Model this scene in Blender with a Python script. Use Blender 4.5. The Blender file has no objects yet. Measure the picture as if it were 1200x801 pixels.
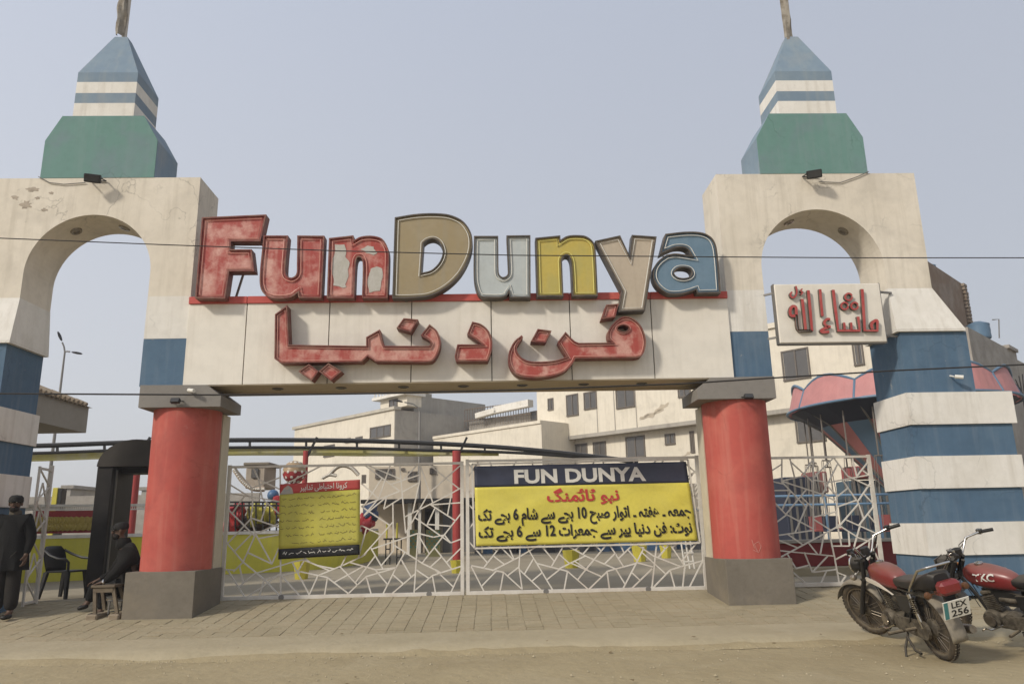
import bpy, bmesh, math, random
from mathutils import Vector, Matrix, noise
from mathutils.geometry import tessellate_polygon
random.seed(7)
R = math.radians
scene = bpy.context.scene
COL = scene.collection

# ------------------------------------------------------------------ camera
F_PX = 889.3
CR = Vector((0.99931, -0.02706, -0.02529)); CF = Vector((0.03048, 0.97151, 0.23506))
yaw, pitch, roll = 0.0313607, 0.2372786, -0.0200299
cy_, sy_, cp_, sp_ = math.cos(yaw), math.sin(yaw), math.cos(pitch), math.sin(pitch)
CF = Vector((sy_*cp_, cy_*cp_, sp_)); r0 = Vector((cy_, -sy_, 0)); u0 = r0.cross(CF)
c_, s_ = math.cos(roll), math.sin(roll)
CR = c_*r0 + s_*u0; CU = -s_*r0 + c_*u0
CAM = Vector((0, 0, 1.38))
cd = bpy.data.cameras.new('camera'); cam = bpy.data.objects.new('camera', cd); COL.objects.link(cam)
cd.sensor_width = 36; cd.lens = 36*F_PX/1200; cd.clip_end = 1500; cd.clip_start = .05
M = Matrix.Identity(4)
for i in range(3):
    M[i][0] = CR[i]; M[i][1] = CU[i]; M[i][2] = -CF[i]; M[i][3] = CAM[i]
cam.matrix_world = M
scene.camera = cam

# ------------------------------------------------------------------ light
SUN_DIR = Vector((-.66, -.53, .58)).normalized()          # towards the sun
world = bpy.data.worlds.new("World"); scene.world = world; world.use_nodes = True
nt = world.node_tree; nt.nodes.clear()
sky = nt.nodes.new('ShaderNodeTexSky'); sky.sky_type = 'NISHITA'; sky.sun_disc = False
sky.sun_elevation = math.asin(SUN_DIR.z); sky.sun_rotation = math.atan2(SUN_DIR.x, SUN_DIR.y) % (2*math.pi)
sky.air_density = 1.0; sky.dust_density = 4.0; sky.ozone_density = 2.0; sky.altitude = 200
mx = nt.nodes.new('ShaderNodeMix'); mx.data_type = 'RGBA'; mx.inputs[0].default_value = .62
mx.inputs[0].default_value = .8
# hazy air: paler towards the horizon and towards the sun's side of the sky
wtc = nt.nodes.new('ShaderNodeTexCoord'); wsx = nt.nodes.new('ShaderNodeSeparateXYZ'); nt.links.new(wtc.outputs['Generated'], wsx.inputs[0])
wr_ = nt.nodes.new('ShaderNodeMapRange'); wr_.inputs[1].default_value = -.02; wr_.inputs[2].default_value = .62; nt.links.new(wsx.outputs[2], wr_.inputs[0])
hz = nt.nodes.new('ShaderNodeMix'); hz.data_type = 'RGBA'; nt.links.new(wr_.outputs[0], hz.inputs[0])
hz.inputs[6].default_value = (6.1, 6.1, 6.15, 1); hz.inputs[7].default_value = (4.65, 4.98, 5.75, 1)
wd = nt.nodes.new('ShaderNodeVectorMath'); wd.operation = 'DOT_PRODUCT'; nt.links.new(wtc.outputs['Generated'], wd.inputs[0]); wd.inputs[1].default_value = SUN_DIR
wg = nt.nodes.new('ShaderNodeMapRange'); wg.inputs[1].default_value = -1; wg.inputs[2].default_value = 1; wg.inputs[3].default_value = .80; wg.inputs[4].default_value = 1.42; nt.links.new(wd.outputs['Value'], wg.inputs[0])
wm = nt.nodes.new('ShaderNodeVectorMath'); wm.operation = 'SCALE'; nt.links.new(hz.outputs[2], wm.inputs[0]); nt.links.new(wg.outputs[0], wm.inputs['Scale'])
nt.links.new(wm.outputs[0], mx.inputs[7])
bg = nt.nodes.new('ShaderNodeBackground'); bg.inputs[1].default_value = .105
wo = nt.nodes.new('ShaderNodeOutputWorld')
nt.links.new(sky.outputs[0], mx.inputs[6]); nt.links.new(mx.outputs[2], bg.inputs[0]); nt.links.new(bg.outputs[0], wo.inputs[0])
sl = bpy.data.lights.new('sun', 'SUN'); sl.energy = 2.6; sl.angle = R(6.0); sl.color = (1, .93, .82)
so = bpy.data.objects.new('sun', sl); COL.objects.link(so)
so.rotation_euler = (-SUN_DIR).to_track_quat('-Z', 'Y').to_euler(); so.location = (-8, -12, 14)
scene.view_settings.view_transform = 'Standard'; scene.view_settings.look = 'None'
scene.view_settings.exposure = 0.16; scene.view_settings.gamma = 1

# ------------------------------------------------------------------ measuring helpers
def ray(x, y): return CF + CR*((x-600)/F_PX) - CU*((y-400.5)/F_PX)
def at(x, y, Y):
    d = ray(x, y); return CAM + d*(Y/d.y)
def gh(Y):
    if Y < 9.24: return 0.0
    if Y < 10.2: return .074+.021*(Y-9.24)/.96
    if Y < 12.79: return .095+(Y-10.2)*(.319-.095)/2.59
    return .319
G0 = .319

# ------------------------------------------------------------------ materials
MATS = {}
def mat(name, col, rough=.8, col2=None, scale=3.0, mixf=.5, metal=0, bump=.0, bscale=30, streak=None, dirt=None, spec=.3,
        contrast=(.42, .62), dust=None, crack=0):
    if name in MATS: return MATS[name]
    m = bpy.data.materials.new(name); m.use_nodes = True; MATS[name] = m
    n = m.node_tree.nodes; l = m.node_tree.links
    b = n['Principled BSDF']; b.inputs['Roughness'].default_value = rough; b.inputs['Metallic'].default_value = metal
    b.inputs['Specular IOR Level'].default_value = spec
    tc = n.new('ShaderNodeTexCoord'); geo = n.new('ShaderNodeNewGeometry')
    pos = geo.outputs['Position']
    cur = None
    def rgb(c):
        x = n.new('ShaderNodeRGB'); x.outputs[0].default_value = (*c, 1); return x.outputs[0]
    cur = rgb(col)
    def noise_f(sc, lo, hi, detail=5, vec=None, dist=0):
        t = n.new('ShaderNodeTexNoise'); t.inputs['Scale'].default_value = sc; t.inputs['Detail'].default_value = detail
        t.inputs['Roughness'].default_value = .62; t.inputs['Distortion'].default_value = dist
        l.new(vec or pos, t.inputs['Vector'])
        r = n.new('ShaderNodeMapRange'); r.inputs[1].default_value = lo; r.inputs[2].default_value = hi
        l.new(t.outputs[0], r.inputs[0]); return r.outputs[0]
    def mixc(a, bb, fac, k=1.0):
        if k != 1.0:
            mm = n.new('ShaderNodeMath'); mm.operation = 'MULTIPLY'; mm.inputs[1].default_value = k; l.new(fac, mm.inputs[0]); fac = mm.outputs[0]
        x = n.new('ShaderNodeMix'); x.data_type = 'RGBA'; l.new(fac, x.inputs[0]); l.new(a, x.inputs[6]); l.new(bb, x.inputs[7]); return x.outputs[2]
    if col2 is not None:
        cur = mixc(cur, rgb(col2), noise_f(scale, contrast[0], contrast[1]), mixf)
    # a little fine variation on everything
    cur = mixc(cur, rgb(tuple(c*.72 for c in col)), noise_f(scale*7, .45, .8), .35)
    if streak is not None:
        mp = n.new('ShaderNodeMapping'); mp.inputs['Scale'].default_value = (5, 5, .35); l.new(pos, mp.inputs['Vector'])
        cur = mixc(cur, rgb(streak[0]), noise_f(1.6, .5, .75, vec=mp.outputs[0]), streak[1])
    if dirt is not None:
        cur = mixc(cur, rgb(dirt[0]), noise_f(1.1, .52, .74, 8, dist=.6), dirt[1])
    if crack:      # hairline cracks and small peeled spots, fine relief and wear only
        vo = n.new('ShaderNodeTexVoronoi'); vo.feature = 'DISTANCE_TO_EDGE'; vo.inputs['Scale'].default_value = .9; vo.inputs['Randomness'].default_value = 1
        nz = n.new('ShaderNodeTexNoise'); nz.inputs['Scale'].default_value = 2.2; nz.inputs['Detail'].default_value = 7; l.new(pos, nz.inputs['Vector'])
        ad = n.new('ShaderNodeVectorMath'); ad.operation = 'MULTIPLY_ADD'; l.new(nz.outputs['Color'], ad.inputs[0]); ad.inputs[1].default_value = (.8, .8, .8); l.new(pos, ad.inputs[2]); l.new(ad.outputs[0], vo.inputs['Vector'])
        lt = n.new('ShaderNodeMapRange'); lt.inputs[1].default_value = .011; lt.inputs[2].default_value = .002; l.new(vo.outputs['Distance'], lt.inputs[0])
        mk = noise_f(.7, .50, .58, 3)
        mu = n.new('ShaderNodeMath'); mu.operation = 'MULTIPLY'; l.new(lt.outputs[0], mu.inputs[0]); l.new(mk, mu.inputs[1])
        cur = mixc(cur, rgb(tuple(c*.38 for c in col)), mu.outputs[0], crack)
        cur = mixc(cur, rgb((.42, .38, .32)), noise_f(5.5, .695, .715, 9, dist=.4), crack)
    if dust is not None:      # settled dust on upward faces
        sx = n.new('ShaderNodeSeparateXYZ'); l.new(geo.outputs['Normal'], sx.inputs[0])
        r = n.new('ShaderNodeMapRange'); r.inputs[1].default_value = -.1; r.inputs[2].default_value = 1; l.new(sx.outputs[2], r.inputs[0])
        cur = mixc(cur, rgb((.33, .27, .18)), r.outputs[0], dust)
    l.new(cur, b.inputs['Base Color'])
    if bump:
        t = n.new('ShaderNodeTexNoise'); t.inputs['Scale'].default_value = bscale; t.inputs['Detail'].default_value = 6
        l.new(pos, t.inputs['Vector'])
        bp = n.new('ShaderNodeBump'); bp.inputs['Strength'].default_value = bump; bp.inputs['Distance'].default_value = .02
        l.new(t.outputs[0], bp.inputs['Height']); l.new(bp.outputs[0], b.inputs['Normal'])
    return m

CREAM_U = mat('upper_cream_paint', (.62, .56, .46), .85, (.70, .64, .54), .9, .6, bump=.15, bscale=14, streak=((.42, .37, .29), .5), dirt=((.40, .36, .30), .5), crack=.5)
WHITE_P = mat('white_wall_paint', (.70, .67, .61), .85, (.61, .58, .51), 1.3, .5, bump=.12, bscale=14, streak=((.45, .41, .34), .5), dirt=((.47, .43, .36), .5), crack=.45)
BLUE_P = mat('blue_wall_paint', (.075, .130, .195), .8, (.095, .155, .215), 1.2, .6, bump=.12, bscale=14, streak=((.17, .21, .25), .45), dirt=((.05, .09, .14), .5), crack=.35)
GREEN_P = mat('green_wall_paint', (.125, .235, .205), .85, (.145, .255, .23), 1.0, .6, streak=((.19, .26, .25), .5), dirt=((.17, .20, .24), .65), bump=.08, bscale=14, crack=.4)
SPIREBLUE = mat('spire_blue_paint', (.17, .23, .29), .85, (.22, .28, .32), 1.2, .6, streak=((.27, .30, .30), .5), dirt=((.32, .31, .28), .4))
GREYPAINT = mat('grey_capital_paint', (.20, .185, .165), .85, (.23, .21, .185), 1.8, .5, bump=.2, bscale=20, dirt=((.14, .125, .11), .5))
PEDGREY = mat('grey_pedestal_paint', (.155, .135, .105), .85, (.19, .165, .13), 2.2, .6, bump=.25, bscale=18, dirt=((.24, .20, .14), .6))
COLRED = mat('column_red_paint', (.40, .080, .062), .75, (.44, .115, .085), 1.4, .7, bump=.12, bscale=10, streak=((.46, .18, .135), .55), dirt=((.24, .06, .05), .65), crack=.25)
PILCREAM = mat('pilaster_cream', (.50, .44, .33), .85, (.56, .50, .38), 1.4, .5, dirt=((.3, .26, .2), .4))
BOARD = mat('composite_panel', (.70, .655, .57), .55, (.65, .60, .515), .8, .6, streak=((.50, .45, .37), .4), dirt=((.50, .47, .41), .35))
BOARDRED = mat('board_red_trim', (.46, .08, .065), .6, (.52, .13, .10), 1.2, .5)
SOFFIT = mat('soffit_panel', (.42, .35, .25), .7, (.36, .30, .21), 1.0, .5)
GAP = mat('dark_joint', (.03, .027, .024), .9)
REDF = mat('faded_red_acrylic', (.33, .055, .042), .5, (.58, .34, .28), 3.4, .9, contrast=(.45, .64), streak=((.48, .23, .18), .65), dirt=((.27, .045, .04), .6), bump=.05)
REDRIM = mat('rim_rusty_red', (.17, .045, .035), .6, (.22, .13, .09), 6, .7)
DARKRIM = mat('rim_dark_metal', (.07, .06, .05), .5, (.14, .11, .08), 6, .6)
GOLDF = mat('gold_acrylic', (.285, .225, .125), .5, (.31, .255, .16), 2.2, .6, streak=((.26, .235, .18), .5), dirt=((.21, .165, .10), .4))
SILVF = mat('silver_acrylic', (.42, .45, .44), .5, (.36, .39, .39), 2.6, .6, streak=((.48, .47, .42), .4), dirt=((.30, .30, .27), .4))
YELF = mat('yellow_acrylic', (.46, .36, .08), .5, (.38, .33, .10), 2.6, .7, streak=((.42, .36, .17), .4), dirt=((.35, .27, .07), .4))
TAUPEF = mat('taupe_acrylic', (.44, .37, .28), .5, (.40, .33, .25), 2.6, .6, streak=((.34, .28, .21), .5), dirt=((.34, .28, .2), .4))
BLUEF = mat('blue_acrylic', (.12, .19, .25), .5, (.15, .22, .28), 2.6, .6, streak=((.18, .24, .29), .4), dirt=((.09, .14, .19), .4))
REDU = mat('worn_pink_red_acrylic', (.34, .065, .05), .5, (.54, .31, .25), 4.2, .9, contrast=(.43, .60), streak=((.48, .24, .19), .6), dirt=((.28, .05, .04), .5), bump=.05)
NEONR = mat('neon_tube_pink', (.60, .30, .24), .35)
NEONW = mat('neon_tube_white', (.66, .64, .58), .3)
NEONY = mat('neon_tube_yellow', (.68, .62, .20), .3)
PEEL = mat('peeled_backing', (.40, .38, .33), .7, (.46, .44, .40), 9, .7, bump=.2, bscale=30)
GATEW = mat('gate_white_steel', (.62, .585, .52), .5, (.50, .45, .385), 6, .5, dirt=((.34, .25, .17), .55))
GREYMETAL = mat('grey_metal', (.20, .19, .175), .5, metal=.4)
BLACKM = mat('black_metal', (.014, .013, .012), .45, (.03, .027, .024), 4, .6)
RUSTDARK = mat('dark_portal_panel', (.012, .010, .009), .5, (.024, .02, .017), 3, .7, dirt=((.04, .033, .026), .4))
LAMPGLASS = mat('lamp_glass', (.25, .22, .17), .25)
CHROME = mat('chrome', (.55, .53, .50), .22, metal=1)
RUBBER = mat('rubber', (.04, .033, .025), .9, (.11, .085, .055), 7, .8, dust=.5)
WIREM = mat('wire_black', (.025, .023, .022), .6)
SAND = mat('dirt_road_surface', (.330, .268, .158), .95, (.27, .215, .122), .55, .8, bump=.9, bscale=9, dirt=((.37, .31, .20), .6))
STRIPM = mat('concrete_strip', (.355, .30, .198), .92, (.31, .26, .165), 1.1, .7, bump=.5, bscale=14, dirt=((.40, .345, .24), .6))
BRICKP = mat('dusty_paver', (.315, .265, .172), .95, (.27, .225, .142), 1.3, .8, bump=.5, bscale=22, dirt=((.36, .305, .205), .75))
BRICKP2 = mat('dusty_paver_warm', (.305, .25, .158), .95, (.33, .275, .18), 1.9, .8, bump=.5, bscale=22, dirt=((.36, .305, .205), .7))
JOINT = mat('paver_joint_sand', (.27, .225, .145), .98, (.31, .26, .165), .8, .8)
PLAZA = mat('plaza_tiles', (.30, .255, .18), .9, (.26, .22, .155), .7, .7, bump=.3, bscale=10, dirt=((.34, .29, .21), .5))

# ------------------------------------------------------------------ builders
def link(name, me, m, parent=None, base=None):
    o = bpy.data.objects.new(name, me); COL.objects.link(o)
    if m is not None and not me.materials: me.materials.append(m)
    if parent is not None:
        o.parent = parent
    return o
def wloc(p):
    v = Vector((0, 0, 0))
    while p is not None:
        v += p.location; p = p.parent
    return v
class MB:
    """collects shapes in world coordinates; build() links them as one mesh object"""
    def __init__(s): s.bm = bmesh.new()
    def box(s, x0, x1, y0, y1, z0, z1, bev=0):
        vs = [s.bm.verts.new((x, y, z)) for x in (x0, x1) for y in (y0, y1) for z in (z0, z1)]
        for f in ((0,1,3,2),(4,6,7,5),(0,4,5,1),(2,3,7,6),(0,2,6,4),(1,5,7,3)): s.bm.faces.new([vs[i] for i in f])
        if bev:
            es = list({e for v in vs for e in v.link_edges})
            bmesh.ops.bevel(s.bm, geom=es, offset=bev, segments=1, affect='EDGES', profile=.5)
        return s
    def hexa(s, pts):
        """8 points: bottom 4 (ccw), top 4"""
        v = [s.bm.verts.new(p) for p in pts]
        for f in ((3,2,1,0),(4,5,6,7),(0,1,5,4),(1,2,6,5),(2,3,7,6),(3,0,4,7)): s.bm.faces.new([v[i] for i in f])
        return s
    def prism(s, poly, y0, y1, holes=()):
        """poly: list of (x,z); extruded along Y"""
        loops = [poly]+list(holes)
        flat = [p for lp in loops for p in lp]
        tri = tessellate_polygon([[Vector((p[0], p[1], 0)) for p in lp] for lp in loops])
        a = [s.bm.verts.new((p[0], y0, p[1])) for p in flat]; b = [s.bm.verts.new((p[0], y1, p[1])) for p in flat]
        for t in tri:
            try: s.bm.faces.new([a[i] for i in t]); s.bm.faces.new([b[i] for i in reversed(t)])
            except ValueError: pass
        k = 0
        for lp in loops:
            n = len(lp)
            for i in range(n):
                j = (i+1) % n
                s.bm.faces.new([a[k+i], a[k+j], b[k+j], b[k+i]])
            k += n
        bmesh.ops.recalc_face_normals(s.bm, faces=s.bm.faces)
        return s
    def ngon(s, pts):
        s.bm.faces.new([s.bm.verts.new(p) for p in pts]); return s
    def tube(s, path, r, n=6, closed=False, caps=True):
        path = [Vector(p) for p in path]; N = len(path)
        rings = []
        rad = r if hasattr(r, '__len__') else [r]*N
        up = None
        for i, p in enumerate(path):
            if closed: t = path[(i+1) % N]-path[i-1]
            else: t = path[min(i+1, N-1)]-path[max(i-1, 0)]
            if t.length < 1e-9: t = Vector((0, 0, 1))
            t.normalize()
            if up is None:
                up = Vector((0, 0, 1)) if abs(t.z) < .9 else Vector((0, 1, 0))
            a = up - t*up.dot(t)
            if a.length < 1e-4: a = t.orthogonal()
            a.normalize(); up = a; b = t.cross(a)
            rings.append([s.bm.verts.new(p+(a*math.cos(2*math.pi*k/n)+b*math.sin(2*math.pi*k/n))*rad[i]) for k in range(n)])
        M_ = N if closed else N-1
        for i in range(M_):
            A, B = rings[i], rings[(i+1) % N]
            for k in range(n):
                s.bm.faces.new([A[k], A[(k+1) % n], B[(k+1) % n], B[k]])
        if caps and not closed:
            s.bm.faces.new(list(reversed(rings[0]))); s.bm.faces.new(rings[-1])
        return s
    def bar(s, a, b, w, h=None, up=Vector((0, 1, 0))):
        a = Vector(a); b = Vector(b); h = h or w
        t = (b-a).normalized(); u = up - t*up.dot(t)
        if u.length < 1e-3: u = t.orthogonal()
        u.normalize(); v = t.cross(u)
        q = [(-w/2, -h/2), (w/2, -h/2), (w/2, h/2), (-w/2, h/2)]
        s.hexa([a+v*i+u*j for i, j in q]+[b+v*i+u*j for i, j in q]); return s
    def lathe(s, c, prof, n=16, axis='z', a0=0, a1=2*math.pi, sx=1, sy=1):
        """prof: list of (r, h)"""
        full = abs(a1-a0-2*math.pi) < 1e-6
        cnt = n if full else n+1
        rings = []
        for r, h in prof:
            rg = []
            for k in range(cnt):
                t = a0+(a1-a0)*k/n
                x, y, z = r*math.cos(t)*sx, r*math.sin(t)*sy, h
                if axis == 'y': x, y, z = x, z, y
                if axis == 'x': x, y, z = z, x, y
                rg.append(s.bm.verts.new((c[0]+x, c[1]+y, c[2]+z)))
            rings.append(rg)
        for A, B in zip(rings, rings[1:]):
            for k in range(cnt if full else cnt-1):
                j = (k+1) % cnt
                s.bm.faces.new([A[k], A[j], B[j], B[k]])
        if full:
            for rg, pr in ((rings[0], prof[0]), (rings[-1], prof[-1])):
                if pr[0] > 1e-4: s.bm.faces.new(rg)
        return s
    def xf(s, mtx):
        bmesh.ops.transform(s.bm, matrix=mtx, verts=s.bm.verts); return s
    def build(s, name, m, parent=None, smooth=False, local=False, kind=None, mats=None):
        bmesh.ops.remove_doubles(s.bm, verts=s.bm.verts, dist=1e-5)
        bmesh.ops.recalc_face_normals(s.bm, faces=s.bm.faces)
        if parent is not None and not local:
            bmesh.ops.translate(s.bm, verts=s.bm.verts, vec=-wloc(parent))
        if smooth:
            for f in s.bm.faces: f.smooth = True
            for e in s.bm.edges:
                if len(e.link_faces) == 2 and e.calc_face_angle(0) > R(40): e.smooth = False
        me = bpy.data.meshes.new(name); s.bm.to_mesh(me); s.bm.free()
        if mats:
            for q in mats: me.materials.append(q)
        o = link(name, me, m, parent)
        if kind: o['kind'] = kind
        return o
def tag(o, label, cat, group=None):
    o['label'] = label; o['category'] = cat
    if group: o['group'] = group
    return o
def thing(name, label, cat, loc, group=None, rz=0):
    o = bpy.data.objects.new(name, None); COL.objects.link(o); o.location = loc; o.rotation_euler = (0, 0, rz)
    o.empty_display_size = .2
    return tag(o, label, cat, group)
def copy_tree(o, parent=None):
    c = o.copy(); COL.objects.link(c); c.parent = parent
    for ch in list(o.children): copy_tree(ch, c)
    return c
UNIT = None
def unit_bar(name, a, b, w, d, m, parent):
    """a straight square tube; shares one unit mesh per material"""
    global UNIT
    key = 'bar_'+m.name
    me = bpy.data.meshes.get(key)
    if me is None:
        bm = bmesh.new(); bmesh.ops.create_cube(bm, size=1); me = bpy.data.meshes.new(key); bm.to_mesh(me); bm.free(); me.materials.append(m)
    o = bpy.data.objects.new(name, me); COL.objects.link(o)
    a = Vector(a); b = Vector(b); t = (b-a); L = t.length; t.normalize()
    y = Vector((0, 1, 0)); y = y - t*y.dot(t)
    if y.length < .05: y = t.orthogonal()
    y.normalize(); x = y.cross(t)
    mt = Matrix((x, y, t)).transposed().to_4x4()
    p = (a+b)/2 - wloc(parent)
    o.parent = parent
    o.matrix_local = Matrix.Translation(p) @ mt @ Matrix.Diagonal((w, d, L, 1))
    return o

# ------------------------------------------------------------------ SETTING: ground
mb = MB()
xs = [-300, -60, -25] + [-14+i*.35 for i in range(81)] + [25, 60, 300]
ys = [-200, -40, -5, 2] + [4+i*.22 for i in range(24)]
bm = mb.bm
grid = [[bm.verts.new((x, y, (noise.noise(Vector((x*.5, y*.8, 1)))*.018 + noise.noise(Vector((x*2.1, y*2.6, 5)))*.007 - .004) if 3 < y < 9.1 and abs(x) < 20 else -.01)) for y in ys] for x in xs]
for i in range(len(xs)-1):
    for j in range(len(ys)-1): bm.faces.new([grid[i][j], grid[i+1][j], grid[i+1][j+1], grid[i][j+1]])
mb.build('dirt_road', SAND, smooth=True, kind='structure')
mb = MB(); mb.box(-300, 300, 8.8, 260, -.3, -.03)
mb.build('ground', PLAZA, kind='structure')
# concrete strip with an uneven front lip
mb = MB(); bm = mb.bm
N = 160; rows = []
for i in range(N+1):
    x = -16+32*i/N
    e = 9.24+noise.noise(Vector((x*.7, 3, 0)))*.07+noise.noise(Vector((x*3.1, 8, 0)))*.03 - max(0, -x-2)*.01
    rows.append([bm.verts.new(p) for p in ((x, e-.10, -.02), (x, e-.03, .028+noise.noise(Vector((x*1.7, 1, 1)))*.012), (x, e+.02, .062), (x, e+.35, .08), (x, 10.2+.0*x, .095), (x, 10.2, -.02))])
for A, B in zip(rows, rows[1:]):
    for k in range(5): bm.faces.new([A[k], B[k], B[k+1], A[k+1]])
mb.build('pavement_edge_strip', STRIPM, smooth=True, kind='structure')
# paved apron: ramp bed + bricks as children
def ramp(Y): return gh(Y)
mb = MB(); bm = mb.bm
v = [bm.verts.new(p) for p in ((-16, 10.2, .0905), (16, 10.2, .0905), (16, 12.79, .3145), (-16, 12.79, .3145), (16, 13.4, .3145), (-16, 13.4, .3145))]
bm.faces.new([v[0], v[1], v[2], v[3]]); bm.faces.new([v[3], v[2], v[4], v[5]])
apron = mb.build('paved_apron', JOINT, kind='structure')
brick_protos = []
for q in range(6):
    b_ = MB(); random.seed(q); w, d, h = .216, .138, .03
    b_.box(-w/2, w/2, -d/2, d/2, -h, 0)
    for vv in b_.bm.verts:
        if vv.co.z > -.001: vv.co.x *= .985; vv.co.y *= .98; vv.co.z += random.uniform(-.002, .002)
    me = bpy.data.meshes.new('brick'); b_.bm.to_mesh(me); b_.bm.free(); me.materials.append(BRICKP if q % 3 else BRICKP2); brick_protos.append(me)
random.seed(11)
stuff = MB(); stuff2 = MB()
slope = math.atan((.319-.095)/2.59); cnt = 0
Yc = 10.275; row = 0
while Yc < 13.3:
    xc = -9.0
    while xc < 9:
        x = xc + noise.noise(Vector((Yc*.6, xc*.3, 2)))*.02
        z = ramp(Yc)+random.uniform(-.003, .004)+.001
        if abs(x-(-4.735)) < .6 and 11.4 < Yc < 12.6: xc += .222; continue
        if abs(x-3.94) < .6 and 11.4 < Yc < 12.6: xc += .222; continue
        sl_ = slope if Yc < 12.79 else 0
        vis = -6.6 < x < 4.6
        if row < 6 and vis and cnt < 300:
            o = bpy.data.objects.new('brick', random.choice(brick_protos)); COL.objects.link(o); o.parent = apron
            o.location = (x, Yc, z); o.rotation_euler = (sl_+random.uniform(-.01, .01), random.uniform(-.008, .008), random.uniform(-.02, .02)); cnt += 1
        else:
            w, d, h = .206/2, .132/2, .03
            m_ = Matrix.Translation((x, Yc, z)) @ Matrix.Rotation(sl_, 4, 'X') @ Matrix.Rotation(random.uniform(-.02, .02), 4, 'Z')
            st = stuff if random.random() < .7 else stuff2
            vs = [st.bm.verts.new(m_ @ Vector(p)) for p in ((-w-.003, -d-.003, -h), (w+.003, -d-.003, -h), (w+.003, d+.003, -h), (-w-.003, d+.003, -h), (-w, -d, 0), (w, -d, 0), (w, d, 0), (-w, d, 0))]
            for f in ((4,5,6,7),(0,1,5,4),(1,2,6,5),(2,3,7,6),(3,0,4,7)): st.bm.faces.new([vs[i] for i in f])
        xc += .222
    Yc += .1415; row += 1
o = stuff.build('brick_paving', BRICKP, apron, kind='stuff'); o = stuff2.build('brick_paving', BRICKP2, apron, kind='stuff')
# plaza inside
mb = MB(); mb.ngon([(-120, 13.38, .319), (120, 13.38, .319), (120, 240, .319), (-120, 240, .319)])
mb.build('plaza_floor', PLAZA, kind='structure')
# loose grit on the road
random.seed(3); mb = MB()
for i in range(1100):
    x = random.uniform(-7, 7); y = random.uniform(5.5, 9.2) if i % 3 else random.uniform(8.85, 9.2); r_ = random.uniform(.004, .014)*(1.6 if i % 40 == 0 else 1)
    z = r_*.25
    ps = [Vector((x+random.uniform(.6, 1.3)*r_*math.cos(a), y+random.uniform(.6, 1.3)*r_*math.sin(a), z)) for a in [k*math.pi*2/5 for k in range(5)]]
    top = mb.bm.verts.new((x, y, z+r_*.9)); vs = [mb.bm.verts.new(p) for p in ps]
    for k in range(5): mb.bm.faces.new([vs[k], vs[(k+1) % 5], top])
mb.build('gravel_grit', STRIPM, kind='stuff')

random.seed(44)
lit = [mat('litter_paper', (.50, .47, .40), .8), mat('litter_leaf', (.13, .09, .04), .8), mat('litter_blue', (.12, .18, .25), .5)]
for i in range(26):
    x = random.uniform(-6, 5.5); y = random.choice((random.uniform(6.2, 9.1), random.uniform(9.15, 9.3), random.uniform(10.1, 12.4))); z = gh(y)+.012; r_ = random.uniform(.012, .04)
    mb = MB(); a0 = random.uniform(0, 6.28)
    ps = [(x+r_*random.uniform(.5, 1.2)*math.cos(a0+k*1.2566), y+r_*random.uniform(.4, 1.0)*math.sin(a0+k*1.2566), z+random.uniform(0, .012)) for k in range(5)]
    c0 = mb.bm.verts.new((x, y, z+.012)); vs = [mb.bm.verts.new(p) for p in ps]
    for k in range(5): mb.bm.faces.new([vs[k], vs[(k+1) % 5], c0])
    if i == 0: LIT = MB()
    LIT.bm.from_mesh((lambda me: (mb.bm.to_mesh(me), me)[1])(bpy.data.meshes.new('tmp')))
LIT.build('litter', lit[1], kind='stuff')
# worn dirt spilling over the strip edge, low uneven ridges
mb = MB(); bm = mb.bm; prev = None
for i in range(241):
    x = -12+24*i/240; e = 9.20+noise.noise(Vector((x*.9, 31, 0)))*.10; w = .10+.08*abs(noise.noise(Vector((x*2.3, 41, 0)))); h = .030+.03*noise.noise(Vector((x*3.0, 51, 0)))
    r = [bm.verts.new(p) for p in ((x, e-w*1.6, -.012), (x, e-w*.5, max(.0, h*.6)), (x, e+w*.3, max(.03, h)), (x, e+w, .04))]
    if prev:
        for k in range(3): bm.faces.new([prev[k], r[k], r[k+1], prev[k+1]])
    prev = r
mb.build('dirt_drift', SAND, smooth=True, kind='structure')
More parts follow.
